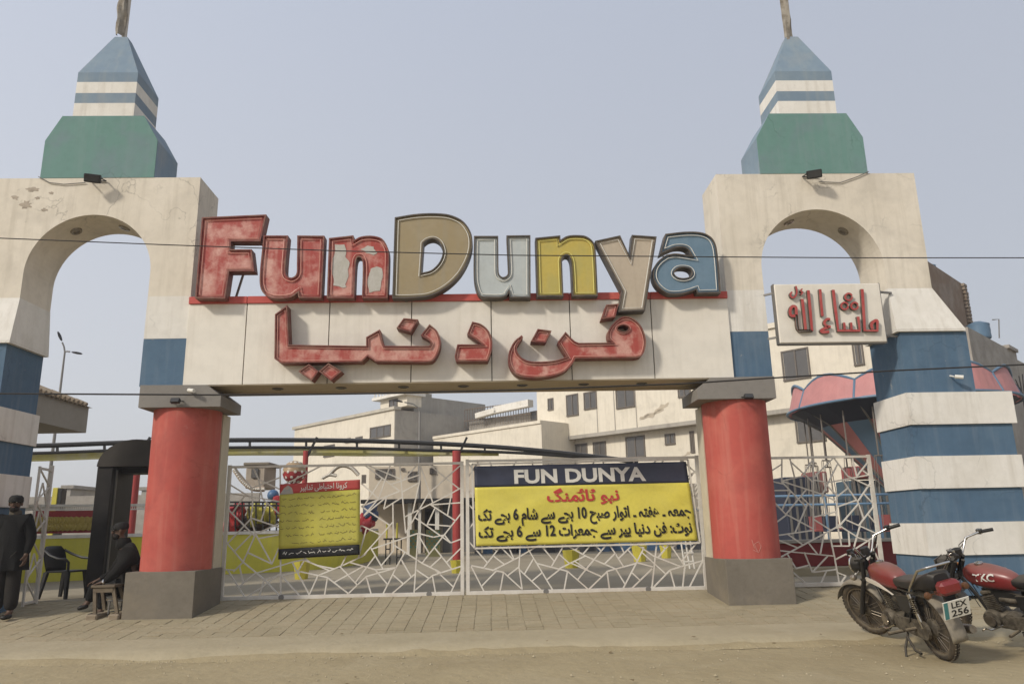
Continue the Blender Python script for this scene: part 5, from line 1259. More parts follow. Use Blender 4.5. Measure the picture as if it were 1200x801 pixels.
for r in ((642,467,649,480),(663.5,463,678.5,486),(684,460,700,478),(721.5,456.5,745,476),(794,450,810,464),(915,412,951,442),(998,402,1014,427),(845,436,862,452)): window(P1, r, b1)
for r in ((651,525,660,533),(673,520.5,689,536),(695,518,711,536),(733,512,757,535),(779,508.5,792,520),(808,505,815,530),(931,488,969,516),(870,498,890,520),(985,480,1010,510)): window(P1b, r, b1)
# cracked plaster patches
random.seed(9)
for i, (x, y, w, h) in enumerate(((765, 485, 30, 6), (775, 478, 14, 9), (756, 488, 12, 4), (800, 530, 14, 5))):
    pts = []
    for k in range(14):
        a = 2*math.pi*k/14; rr = random.uniform(.45, 1); q = P1.hit(x+w*rr*.6*math.cos(a)+h*math.sin(a)*-.6, y+h*rr*math.sin(a)-w*.15*math.cos(a)); pts.append(P1.pt(q[0], q[1], .012) if y < 500 else P1b.pt(q[0], q[1], .012))
    MB().ngon(pts).build('peeled_plaster', mat('peeled_plaster_tone', (.50, .43, .33), .95, (.36, .31, .24), 1.8, .8), b1)
mb = MB(); 
for px in (700, 720.5, 746): q = P1.hit(px, 480); P1.slab(mb, q[0], q[0]+.05, zslab, ztop, 0, .03)
mb.build('drain_pipe', HG, b1)
# left-hand building: cream facade, grey end wall
P2 = Plane(463, 500, 50, E1); S2 = Plane(463, 500, 50, E2)
b2 = root('village_house', 'cream and grey plaster building with flat roof behind the left gate leaf', 'building', P2.pt(0, 0, 0), 'houses behind the park')
a_far, z_ = P2.hit(346, 505.5); zt2 = P2.hit(461, 480)[1]; s_end = S2.hit(549, 500)[0]
V = lambda p, z: Vector((p.x, p.y, z))
c0 = P2.pt(0, 0); c1 = P2.pt(a_far, 0); c2 = S2.pt(s_end, 0); c3 = c1+(c2-c0)
mb = MB(); mb.hexa([V(c0, G0-.3), V(c2, G0-.3), V(c3, G0-.3), V(c1, G0-.3), V(c0, zt2), V(c2, zt2), V(c3, zt2), V(c1, zt2)]); mb.build('grey_body', HG, b2)
mb = MB(); P2.slab(mb, .02, a_far, G0-.3, zt2-.003, .004, .05); mb.build('cream_front', HC, b2)
mb = MB(); P2.slab(mb, -.1, a_far+.2, zt2, zt2+.2, -.4, .18); mb.build('cornice', mat('cornice_grey', (.48, .44, .36), .9, (.36, .33, .27), 1, .7), b2)
P2f = Plane(463, 500, 50, E1); P2f.o = P2.o+P2.n*.05
window(P2f, (434, 501, 458, 510.5), b2, panes=3); window(P2f, (417, 512, 425, 518), b2); window(P2f, (405, 513.5, 411, 518), b2, panes=1); window(P2f, (380, 522, 392, 534), b2)
# stair tower on its roof
S3 = Plane(485, 480, 52, E2); t0 = S3.hit(485, 470)[0]; t1 = S3.hit(506, 470)[0]; t2 = S3.hit(569, 480)[0]
zt3 = S3.hit(495, 460)[1]; zt4 = S3.hit(540, 470)[1]
mb = MB(); S3.slab(mb, t0, t1, zt2-3, zt3, -4, 0); mb.build('stair_tower', HG, b2)
mb = MB(); S3.slab(mb, t1+.01, t2, zt2-4, zt4, -4, -.02); mb.build('rooftop_wall', HG, b2)
P4 = Plane(466, 478, 51, E1); f4 = P4.hit(446, 475)[0]; z4 = P4.hit(466, 465)[1]; g4 = P4.hit(477, 475)[0]
mb = MB(); P4.slab(mb, g4, f4, zt2+.285, z4, -1.2, 0); mb.build('rooftop_room', HC, b2)
mb = MB(); P4.slab(mb, g4-.2, f4+.5, z4, z4+.2, -1.4, .4); mb.build('room_cornice', WHITE_P, b2); window(P4, (456.5, 468.5, 466, 478), b2)
mb = MB()
for k in range(9): q = P4.pt(f4+.3+(g4-f4)*k/8, z4+.2, .3); mb.tube([q, q+Vector((0, 0, .4))], .05, 6)
q = P4.pt(f4+.4, z4+.62, .3); q2 = P4.pt(g4, z4+.62, .3); mb.bar(q, q2, .1); mb.build('balustrade', WHITE_P, b2)
# white stepped wall between the two
P5 = Plane(630, 500, 44, E1); b3 = root('stair_house', 'pale house with sloping roof wall and roof railings between the grey tower and cream building', 'building', P5.pt(1, 0, 0), 'houses behind the park')
fa5 = P5.hit(508, 517)[0]; z5 = P5.hit(625, 497)[1]
mb = MB(); P5.slab(mb, -.3, fa5, G0-.3, z5, -6, 0); mb.build('front_wall', HC, b3)
mb = MB(); P5.slab(mb, -.3, fa5, z5, z5+.18, -6, .08); mb.build('cornice', HC, b3)
P6 = Plane(630, 490, 49, E1); q6 = P6.hit(549, 488)[0]; z6 = P6.hit(628, 478)[1]
mb = MB(); P6.slab(mb, -.3, q6, z5-1, z5+1.5, -3, 0); mb.build('back_wall', HR, b3)
for pa, pb, w in (((566, 488), (590, 481), .35), ((588, 481), (628, 473), .45)):
    a, b = P6.hit(*pa), P6.hit(*pb); mb = MB(); mb.bar(P6.pt(a[0], a[1], .5), P6.pt(b[0], b[1], .5), .5, w, up=Vector((0, 0, 1))); mb.build('stair_flight', WHITE_P, b3)
mb = MB()
for k in range(26):
    px = 549+k*3; a = P6.hit(px, 494-k*.5)[0]; z0r = P6.hit(px, 492-k*.35)[1]; mb.bar(P6.pt(a, z0r-.6, .35), P6.pt(a, z0r+.75, .35), .045)
for dz in (-.1, .7): a = P6.hit(549, 492); b = P6.hit(627, 483); mb.bar(P6.pt(a[0], a[1]+dz, .35), P6.pt(b[0], b[1]+dz, .35), .06)
mb.build('roof_railing', mat('rusty_railing', (.14, .11, .085), .8), b3, kind='stuff')
window(P6, (622, 482, 630, 492), b3, panes=1)
# brick house and cement house right of the right tower
P7 = Plane(1133, 400, 30, E2); b4 = root('brick_house', 'tall bare brick house behind the right tower', 'building', P7.pt(0, 0, 0), 'houses behind the park')
a7 = P7.hit(1088, 400)[0]; z7 = P7.hit(1110, 321)[1]
mb = MB(); bm = mb.bm; e7 = P7.hit(1136, 380)[0]
P7.slab(mb, a7, e7, G0-.3, z7, -1.2, 0); mb.build('wall', BRK, b4)
# individually laid bricks along the exposed corner
bme = None; random.seed(2)
bm_ = bmesh.new(); bmesh.ops.create_cube(bm_, size=1); bme = bpy.data.meshes.new('brick'); bm_.to_mesh(bme); bm_.free(); bme.materials.append(mat('loose_brick', (.20, .15, .11), .95, (.28, .24, .19), 3, .8))
rot7 = math.atan2(P7.e.y, P7.e.x)
for k in range(60):
    z = z7-.1-k*.16; out = .05 if k % 2 else .11
    o = bpy.data.objects.new('brick', bme); COL.objects.link(o); o.parent = b4; o.location = P7.pt(e7-.05-random.uniform(0, .08), z, .02)-wloc(b4); o.rotation_euler = (0, 0, rot7); o.scale = (.3+out, .22, .12)
P8 = Plane(1150, 420, 27, E2); b5 = root('cement_house', 'low rough grey cement building at the right edge, behind the banded leg', 'building', P8.pt(0, 0, 0), 'houses behind the park')
z8 = P8.hit(1160, 397)[1]; a8, b8 = P8.hit(1140, 420)[0], P8.hit(1192, 420)[0]
mb = MB(); P8.slab(mb, a8, b8, G0-.3, z8, -.8, 0); mb.build('wall', HR, b5)
mb = MB(); P8.slab(mb, b8+.01, b8+12, G0-.3, z8-.2, -1.5, -.1); mb.build('side_wall', HG, b5)
mb = MB(); P8.slab(mb, b8-1.5, b8-.05, z8+.001, z8+.14, -.7, .1); mb.build('parapet_block', HR, b5)
def tank(px0, px1, py0, py1, Y, label):
    a = at(px0, py1, Y); b = at(px1, py0, Y); r_ = (b.x-a.x)/2; c = Vector(((a.x+b.x)/2, Y+r_, a.z)); h = b.z-a.z
    t = thing('water_tank', label, 'water tank', c, 'blue roof tanks')
    MB().lathe(c, [(r_*.95, 0), (r_, .1*h), (r_*.97, .3*h), (r_, .5*h), (r_*.97, .7*h), (r_, .85*h), (r_*.6, .97*h), (.001, h)], 24).build('drum', mat('tank_blue_plastic', (.10, .17, .25), .5, (.13, .20, .28), 2, .6), t, smooth=True)
    MB().lathe(c+Vector((0, 0, h*.93)), [(r_*.42, 0), (r_*.42, h*.09), (.001, h*.1)], 16).build('lid', mat('tank_lid', (.07, .12, .18), .5), t, smooth=True)
tank(1144, 1165, 374.5, 394.5, 28.5, 'blue roof tank with a thin pipe frame beside it, on the grey cement house')
tank(1089, 1099, 308, 318, 31.5, 'blue roof tank partly hidden by the right tower, on the brick house')
pp = [at(x, y, 28.4) for x, y in ((1163, 374.5), (1170.5, 374), (1171, 396))]; tag(MB().tube(pp, .025, 6).build('roof_pipe', GREYMETAL), 'thin bent grey pipe beside the blue tank on the cement house roof', 'pipe')
# tangled cables hanging on the cement house
random.seed(8)
for k in range(5):
    pts = [at(1186+k*4, 442+4*math.cos(k), 26), at(1196+k*2, 455+k*8, 26), at(1204, 490+k*6, 26)]
    cable('hanging_cable', pts, .018, 'dark cable hanging down the cement wall at the right edge, %s from the top' % ('first', 'second', 'third', 'fourth', 'fifth')[k], group='cables at the right edge')

# booth with tiled roof left
bY = 18.5; cxb = at(100.8, 507, bY).x
zb0 = at(100.8, 507, bY).z; zb1 = at(104, 478, bY).z
bo = thing('ticket_booth', 'small booth with deep grey fascia and clay tile roof behind the left leg', 'building', (cxb-2, bY-2, G0))
BTH = mat('booth_grey_render', (.30, .27, .225), .9, (.26, .23, .19), 1, .5)
MB().box(cxb-5, cxb, bY-5, bY, zb0, zb1).build('fascia', BTH, bo)
MB().box(cxb-4.5, cxb-1.6, bY-4.5, bY-.8, G0, zb0-.002).build('wall', BTH, bo)
rt = MB(); apx = cxb-2.5; zr_ = zb1+1.0
rt.hexa([(cxb+.06, bY-5.06, zb1+.01), (cxb+.06, bY+.06, zb1+.01), (cxb-5.06, bY+.06, zb1+.01), (cxb-5.06, bY-5.06, zb1+.01), (apx+.1, bY-2.6, zr_), (apx+.1, bY-2.4, zr_), (apx-.1, bY-2.4, zr_), (apx-.1, bY-2.6, zr_)])
TILE = mat('clay_tile', (.27, .215, .15), .9, (.20, .15, .105), 5, .8)
rt.build('roof_deck', TILE, bo)
for k in range(26):
    y = bY-.1-k*.19; t_ = abs((y-(bY-2.5))/2.5)
    top = Vector((apx+.1+(cxb-apx)*t_, y, zr_+.03-(zr_-zb1)*t_)); bot = Vector((cxb+.09, y, zb1+.03))
    if (top-bot).length < .15: continue
    MB().tube([bot, top], .06, 6).build('tile', TILE, bo, smooth=True)
for k in range(24):
    x = cxb-.1-k*.2; t_ = abs((x-apx)/2.5)
# street lamps
def lamp(base, pts_px, Y, label, heads, r_=.06):
    p = at(pts_px[0][0], pts_px[0][1], Y)
    t = thing('street_lamp', label, 'street lamp', (p.x, Y, G0), 'street lamps beyond the gate')
    MB().tube([(p.x, Y, G0), p], [.09, r_], 8).build('pole', GREYMETAL, t, smooth=True)
    for arm in heads:
        P_ = [at(x, y, Y) for x, y in arm]
        MB().tube([P_[0]]+P_[1:], .032, 6).build('arm', GREYMETAL, t, smooth=True)
        e = P_[-1]; d = (P_[-1]-P_[-2]).normalized(); h = MB(); h.lathe((0, 0, 0), [(.001, -.2), (.07, -.13), (.10, .05), (.07, .2), (.001, .27)], 12, sy=.5); h.xf(Matrix.Translation(e+d*.25) @ d.to_track_quat('Z', 'Y').to_matrix().to_4x4()); h.build('lamp_head', BLACKM, t, smooth=True)
lamp(None, [(76, 412)], 30, 'twin-headed street lamp seen through the left arch', [[(76, 412), (75, 406), (73, 401)], [(76, 412), (79, 411.5), (82, 412)]], .035)
lamp(None, [(492, 482)], 34, 'tall curved street lamp behind the middle of the gate', [[(492, 482), (490, 477), (484, 473), (474, 471)]], .05)

# curved walkway canopy beyond the gate
CY = 25.0
top = [(-40, 523.5), (50, 522), (160, 518), (272, 515.5), (400, 516), (500, 519), (600, 525), (680, 533), (748, 541)]
def dense(pts, n=6):
    q = [(*p, 1) for p in pts]; return smooth_poly_open(q, n)
can = thing('walkway_canopy', 'long curved black tube canopy with yellow beam crossing behind the gates', 'canopy', (at(400, 516, CY).x, CY, G0))
Tp = dense(top); dark = mat('canopy_black_tube', (.016, .015, .014), .6)
depthY = lambda x: CY+1.2*math.sin((x-50)/700*math.pi)
A_ = [at(p.x, p.y, depthY(p.x)) for p in Tp]
off_ = lambda x: 8.5*max(.06, min(1, (752-x)/260))
B_ = [at(p.x, p.y+off_(p.x), depthY(p.x)) for p in Tp]
C_ = [at(p.x, p.y+.3, depthY(p.x)+2.2)+Vector((0, 0, .1)) for p in Tp]
MB().tube(A_, .075, 8).build('top_rail', dark, can, smooth=True); MB().tube(B_, .05, 8).build('bottom_rail', dark, can, smooth=True)
mb = MB()
for a, b, c_2, d_2 in zip(A_, A_[1:], C_, C_[1:]): mb.ngon([a+Vector((0, 0, .04)), b+Vector((0, 0, .04)), d_2, c_2])
o = mb.build('roof_sheet', mat('canopy_sheet', (.16, .15, .13), .6), can); o.modifiers.new('t', 'SOLIDIFY').thickness = .02
for i in range(1, len(A_)-3, 3): MB().bar(A_[i], B_[i], .07, .05).build('strut', dark, can)
YB_ = mat('canopy_yellow_beam', (.50, .46, .16), .7, (.52, .50, .36), 1.5, .7)
yb = [p for p in Tp if p.x < 600]; ya = [at(p.x, p.y+off_(p.x)+1.6, depthY(p.x)+.2) for p in yb]; yc_ = [at(p.x, p.y+off_(p.x)+1.6+(7.5 if p.x < 420 else max(2, 7.5-(p.x-420)*.03)), depthY(p.x)+.2) for p in yb]
mb = MB()
for a, b, c_2, d_2 in zip(ya, ya[1:], yc_, yc_[1:]): mb.hexa([c_2, d_2, d_2+Vector((0, .15, 0)), c_2+Vector((0, .15, 0)), a, b, b+Vector((0, .15, 0)), a+Vector((0, .15, 0))])
mb.build('yellow_beam', YB_, can)
POLR = mat('pole_red_paint', (.33, .045, .04), .5, (.28, .05, .045), 3, .6)
for px, w in ((358.5, .09), (535, .14), (162, .13)):
    p = at(px, 528, CY+.6); z0_ = G0; MB().tube([(p.x, p.y, z0_), (p.x, p.y, p.z)], w, 12).build('red_post', POLR, can, smooth=True)
    MB().bar(p+Vector((0, 0, -.3)), p+Vector((.35, 0, .45)), .07).build('bracket', dark, can)
# yellow round platform wall of the kiddie rides
YW = mat('yellow_wall_paint', (.60, .55, .06), .8, (.52, .48, .08), .8, .6, streak=((.46, .42, .10), .5), dirt=((.60, .56, .18), .4))
gpx = [(-60, 684), (20, 683), (60, 681), (160, 677), (250, 673), (320, 670), (370, 667), (410, 662.5), (432, 657.5), (443, 651.5)]
def on_ground(px, py): d = ray(px, py); return CAM+d*((G0-CAM.z)/d.z)
W0 = [on_ground(p.x, p.y) for p in dense(gpx, 5)]
pt_ = on_ground(300, 671); zw = at(300, 625.5, pt_.y).z
wl = thing('platform_wall', 'curved yellow low wall of the ride platform behind the left gate leaf', 'wall', (pt_.x, pt_.y, G0))
mb = MB(); mb.tube([Vector((0, 0, 0))]*0 or [Vector((0, 0, -9)), Vector((0, 0, -9.01))], .001, 3) if False else None
def ribbon(P_, z0, z1, th):
    mb = MB()
    for a, b in zip(P_, P_[1:]):
        n_ = Vector((-(b-a).y, (b-a).x, 0)).normalized()*th
        mb.hexa([V(a, z0), V(b, z0), V(b+n_, z0), V(a+n_, z0), V(a, z1), V(b, z1), V(b+n_, z1), V(a+n_, z1)])
    return mb
ribbon(W0, G0-.02, zw, .25).build('wall', YW, wl); 
mb = ribbon([p+Vector((0, -.03, 0)) for p in W0], zw+.002, zw+.08, .3); mb.build('coping', WHITE_P, wl)
# ride fence with red panels and rails
rl = thing('ride_fence', 'white-railed fence with red and gold scalloped panels on the yellow wall', 'fence', (W0[6].x, W0[6].y, zw))
RP = mat('ride_panel_red', (.30, .035, .035), .6, (.24, .03, .03), 3, .6); GO = mat('ride_gold', (.40, .31, .07), .6, (.34, .25, .06), 5, .6)
zr1 = at(75, 592, W0[10].y).z
for seg in range(6, 14):
    a, b = W0[seg], W0[seg+1]
    mb = MB(); n_ = Vector((-(b-a).y, (b-a).x, 0)).normalized()*.06
    mb.hexa([V(a, zw+.12), V(b, zw+.12), V(b+n_, zw+.12), V(a+n_, zw+.12), V(a, zr1-.12), V(b, zr1-.12), V(b+n_, zr1-.12), V(a+n_, zr1-.12)]); mb.build('panel', RP, rl)
    g_ = MB(); m_ = 6
    for k in range(m_):
        c = a.lerp(b, (k+.5)/m_)-n_*.6; g_.lathe((c.x, c.y, zw+.12+.18*(1+(k % 2))*.8), [(.001, -.03), (.09, -.02), (.10, .0), (.001, .01)], 8, axis='y')
    g_.build('gold_scallop', GO, rl)
mb = MB()
for seg in range(2, 16):
    a, b = W0[seg], W0[seg+1]; mb.bar(V(a, zr1), V(b, zr1), .06); mb.bar(V(a, zr1-.1), V(b, zr1-.1), .03)
    for k in range(8): c = a.lerp(b, k/8); mb.bar(V(c, zr1-.1), V(c, zr1), .02)
mb.build('rail', WHITE_P, rl)
# black and yellow ride body behind left part of the gate
def px_box(name, label, cat, r, Y, dY, m, grp=None, bev=.02, parent=None, z_on=None):
    a = at(r[0], r[3], Y); b = at(r[2], r[1], Y)
    z0 = a.z if z_on is None else z_on
    o = MB().box(a.x, b.x, Y, Y+dY, z0, b.z, bev).build(name, m, parent)
    if parent is None: tag(o, label, cat, grp)
    return o
kY_ = 21.5
kr = thing('kiddie_ride', 'kiddie ride with dotted balloon ball, bulb arches and red and yellow cars on the platform', 'ride', (at(320, 600, kY_).x, kY_, G0))
a = at(268, 622, kY_); b = at(440, 622, kY_)
MB().box(a.x, at(372, 622, kY_).x, kY_+.4, kY_+3, G0, a.z, .02).build('deck', mat('ride_deck', (.10, .08, .06), .8), kr)
mb = MB()
for y in (588, 592): mb.bar(at(266, y, kY_-.3), at(332, y, kY_-.3), .05)
for x in range(268, 332, 8): mb.bar(at(x, 588, kY_-.3), at(x, 622, kY_-.3), .035)
mb.build('railing', dark, kr)
CARY = mat('car_yellow', (.50, .44, .06), .4, (.42, .36, .06), 4, .6); CARR = mat('car_red', (.34, .03, .03), .4)
def blob(name, px, py, rx, rz, Y, m, parent, sy=1.0, seed=0, amp=0):
    c = at(px, py, Y); mb = MB(); bmesh.ops.create_icosphere(mb.bm, subdivisions=3, radius=1)
    for v in mb.bm.verts:
        k = 1+amp*noise.noise(v.co*1.7+Vector((seed, 0, 0))); v.co = Vector((v.co.x*rx*k, v.co.y*rx*sy*k, v.co.z*rz*k))+c
    return mb.build(name, m, parent, smooth=True)
for i, (x, y, m_) in enumerate(((278, 602, CARR), (300, 603, CARY), (318, 600, CARY), (327, 594, CARR), (272, 618, CARR), (428, 612, CARR), (434, 600, mat('car_navy', (.05, .07, .12), .5)))):
    blob('car', x, y, .26, .30, kY_+.1*i+(3 if x > 400 else 0), m_, kr, seed=i, amp=.5)
blob('engine_housing', 298, 613, .55, .22, kY_+.5, mat('ride_brown', (.10, .06, .04), .7), kr, seed=4, amp=.5)
bc = at(345, 553, kY_+1.5); br = .34
MB().lathe(bc, [(br*math.sin(math.pi*k/12), -br*math.cos(math.pi*k/12)) for k in range(7)], 24).build('ball_lower', mat('ball_red', (.32, .04, .04), .5), kr, smooth=True)
bl_ = MB().lathe(bc+Vector((0, 0, .002)), [(br*math.sin(math.pi*k/12), -br*math.cos(math.pi*k/12)) for k in range(6, 13)], 24).build('ball_upper', mat('ball_gold', (.33, .23, .13), .4), kr, smooth=True)
DOTW = mat('white_bulb', (.62, .58, .50), .4)
mb = MB()
for i in range(5):
    for k in range(10):
        th = R(35+i*28); ph = 2*math.pi*(k+.5*(i % 2))/10; n_ = Vector((math.sin(th)*math.cos(ph), math.sin(th)*math.sin(ph), math.cos(th)))
        d_ = MB(); d_.lathe((0, 0, 0), [(.001, .012), (.04, .008), (.045, 0)], 8); d_.xf(Matrix.Translation(bc+n_*(br+.001)) @ n_.to_track_quat('Z', 'Y').to_matrix().to_4x4()); 
        for f in d_.bm.faces: mb.bm.faces.new([mb.bm.verts.new(v.co) for v in f.verts])
mb.build('ball_dots', DOTW, kr)
MB().tube([bc+Vector((0, 0, -br)), V(bc, a.z)], .06, 8).build('ball_post', GREYMETAL, kr)
def bulbs(path, r_, Y, rb=.035):
    P_ = [at(p.x, p.y, Y) for p in dense(path, 6)]
    o = MB().tube(P_, r_, 8).build('arch_tube', mat('arch_beige', (.40, .32, .24), .6), kr, smooth=True)
    mb = MB()
    for i in range(0, len(P_)):
        p = P_[i]; mb.lathe(p+Vector((0, -r_, 0)), [(.001, -rb), (rb*.8, -rb*.6), (rb, 0), (.001, rb)], 8, axis='y')
    mb.build('bulb', DOTW, o)
bulbs([(275, 550), (284, 563), (296, 572), (310, 573)], .07, kY_+1); bulbs([(386, 556), (394, 548), (402, 545), (412, 548), (420, 556)], .06, kY_+1); bulbs([(378, 560), (386, 556), (394, 557)], .05, kY_+1)
px_box('cabin', '', '', (287, 545, 311, 572), kY_+1.6, 1.2, mat('ride_cabin_beige', (.38, .32, .25), .7, (.3, .25, .2), 3, .6), parent=kr)
px_box('cabin_window', '', '', (294, 548, 303, 560), kY_+1.55, .03, WGL, parent=kr); px_box('cabin_top', '', '', (285, 541, 316, 545), kY_+1.5, 1.4, mat('ride_cabin_trim', (.2, .17, .13), .7), parent=kr)
blob('blue_ball', 320, 580, .16, .16, kY_+.4, mat('ball_blue', (.06, .12, .22), .4), kr)
# low house + shop front behind the middle
sp = on_ground(480, 645); SY = 33.0
sh = thing('shop_row', 'low cream shop front with dark awning and white pillars behind the left gate leaf', 'building', (at(490, 640, SY).x, SY, G0), 'houses behind the park')
a = at(424, 640, SY); b = at(562, 541, SY)
HC2 = mat('shop_cream_render', (.60, .51, .39), .9, (.52, .45, .34), .8, .6, dirt=((.34, .30, .24), .6))
MB().box(a.x, b.x, SY+1.5, SY+8, G0, b.z).build('wall', HC2, sh)
aw = at(424, 589, SY); MB().box(a.x-.1, b.x, SY, SY+1.49, aw.z-.02, aw.z+.14).build('awning', dark, sh)
PF = Plane(490, 600, SY+1.5, Vector((1, 0, 0)))
for r in ((440, 549, 462, 560), (478, 552, 491, 563), (503.5, 548, 511, 555), (424, 556, 429, 566), (470, 548, 474, 551)): window(PF, r, sh)
for r in ((486, 598, 494, 642), (498, 596, 512, 642)):
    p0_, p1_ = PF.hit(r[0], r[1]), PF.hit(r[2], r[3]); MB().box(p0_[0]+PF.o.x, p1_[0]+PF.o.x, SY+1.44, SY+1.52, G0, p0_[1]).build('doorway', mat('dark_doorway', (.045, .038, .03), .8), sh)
for x0_, x1_ in ((481, 485.5), (512, 516.5), (493, 496)):
    p0_, p1_ = PF.hit(x0_, 592), PF.hit(x1_, 592); MB().box(p0_[0]+PF.o.x, p1_[0]+PF.o.x, SY+.4, SY+.7, G0, aw.z-.03).build('pillar', WHITE_P, sh)
p0_, p1_ = PF.hit(520, 592), PF.hit(560, 592); MB().box(p0_[0]+PF.o.x, p1_[0]+PF.o.x, SY+.8, SY+1.48, G0, aw.z-.03).build('shutter', mat('grey_shutter', (.15, .145, .14), .6), sh)
# chequered boards
chq = mat('board_olive', (.24, .23, .10), .7); tl_ = mat('dot_teal', (.08, .25, .21), .6)
for i, (x0_, x1_) in enumerate(((480, 489), (499, 516))):
    Yq = 29.5; a = at(x0_, 640, Yq); b = at(x1_, 620, Yq); t = thing('chequered_board', 'teal and olive chequered board, %s of two before the shop pillars' % ('left' if i == 0 else 'right'), 'board', ((a.x+b.x)/2, Yq, G0), 'chequered boards')
    MB().box(a.x, b.x, Yq, Yq+.05, G0, b.z).build('board', chq, t)
    mb = MB(); nx = int((b.x-a.x)/.09)
    for k in range(nx):
        for j in range(6):
            if (k+j) % 2: x = a.x+.045+k*.09; z = b.z-.08-j*.11; mb.box(x-.03, x+.03, Yq-.006, Yq-.001, z-.03, z+.03)
    mb.build('dots', tl_, t, kind='stuff')
# far row of grey benches and blue kiosks seen under the banner
random.seed(12)
KB = [mat('kiosk_blue', (.09, .16, .26), .6, (.06, .11, .19), 3, .6), mat('kiosk_grey', (.17, .16, .155), .7, (.12, .115, .11), 2, .6), mat('kiosk_dark', (.05, .05, .055), .7)]
i = 0; ORD = 'first second third fourth fifth sixth seventh eighth ninth tenth eleventh twelfth thirteenth fourteenth fifteenth sixteenth'.split()
for (x0_, x1_, k) in ((556,563,1),(566,577,0),(578,600,1),(601,605,2),(607,616,0),(618,641,1),(642,649,2),(650,683,1),(684,702,1),(703,712,0),(713,737,0),(738,760,1),(761,771,0),(772,790,1),(792,808,0),(810,826,2)):
    Yk = 31+ (i % 3)*.4; a = at(x0_, 640, Yk); b = at(x1_, 598, Yk); i += 1
    t = thing('kiosk', 'far counter stall under the wide banner, number %d from the left' % i, 'stall', ((a.x+b.x)/2, Yk, G0), 'stalls in the far row')
    t['label'] = '%s counter stall, %s from the left in the far row under the wide banner' % (('blue', 'grey', 'dark')[k], ORD[i-1])
    MB().box(a.x, b.x, Yk, Yk+1, G0, b.z-1.0).build('counter', KB[k], t); MB().box(a.x+.05, a.x+.12, Yk, Yk+.1, b.z-1.0, b.z).build('post', KB[2], t); MB().box(a.x, b.x, Yk-.1, Yk+1, b.z+.002, b.z+.1).build('roof', KB[(k+1) % 3], t)
MB().box(at(556, 640, 32.5).x, at(900, 640, 32.5).x, 33, 33.2, G0, 3.0).build('perimeter_wall', mat('perimeter_wall_render', (.33, .29, .23), .9, (.26, .23, .18), .8, .7), None)
tag(bpy.data.objects['perimeter_wall'], 'plain dusty perimeter wall behind the far stalls, under the wide banner', 'wall')
# yellow pots
for i, (x0_, x1_, y1_, w) in enumerate(((527, 543, 671, 'beside the red post'), (659, 681, 665, 'left of three under the wide banner'), (740, 760, 657.5, 'middle of three under the wide banner'), (773, 789, 653.5, 'right of three under the wide banner'), (342, 364, 678, 'below the small notice'))):
    g_ = on_ground((x0_+x1_)/2, y1_); a = at(x0_, y1_, g_.y); b = at(x1_, y1_, g_.y); r_ = (b.x-a.x)/2; h = r_*1.9; c = Vector((g_.x, g_.y, 0))
    t = thing('yellow_planter', 'tapered yellow planter tub '+w, 'planter', (c.x, c.y, G0), 'yellow planters in the plaza')
    MB().lathe((c.x, c.y, G0), [(r_*.68, 0), (r_*.8, h*.5), (r_*.95, h*.96), (r_*.82, h*.96), (r_*.78, h*.85)], 8).build('tub', CARY, t)
    MB().lathe((c.x, c.y, G0+h*.8), [(r_*.8, 0), (r_*.4, .04), (.001, .05)], 8).build('soil', mat('dry_soil', (.10, .07, .045), .95), t)
# black frame table and white ladder
g_ = on_ground(462, 661); t = thing('bar_stool', 'black metal frame stool standing in the plaza behind the left gate leaf', 'stool', (g_.x, g_.y, G0))
hh = at(462, 632, g_.y).z
for x0_, x1_ in ((452, 457), (465, 470)):
    a = at(x0_, 650, g_.y).x; b = at(x1_, 650, g_.y).x
    for x_ in (a, b): MB().tube([(x_, g_.y, G0), (x_, g_.y, hh)], .02, 6).build('leg', BLACKM, t)
    for z in (G0+.2, G0+.45): MB().tube([(a, g_.y, z), (b, g_.y, z)], .018, 6).build('rung', BLACKM, t)
MB().box(at(450, 632, g_.y).x, at(472, 632, g_.y).x, g_.y-.15, g_.y+.15, hh, hh+.05).build('seat', BLACKM, t)
for x_ in (452, 464): px_box('yellow_back', '', '', (x_, 612, x_+2.5, 631), g_.y, .04, CARY, parent=t)
g_ = on_ground(808, 666); t = thing('step_ladder', 'small white step ladder near the right column behind the gate', 'ladder', (g_.x, g_.y, G0))
for x_ in (803, 808.5, 814): a = at(x_, 667, g_.y).x; MB().tube([(a, g_.y, G0), (a-.03, g_.y+.1, at(805, 634, g_.y).z)], .02, 6).build('rail', WHITE_P, t)
for k in range(5): z = G0+.15+k*.2; MB().box(at(803, 660, g_.y).x, at(813.5, 660, g_.y).x, g_.y-.01, g_.y+.03, z, z+.03).build('rung', WHITE_P, t)

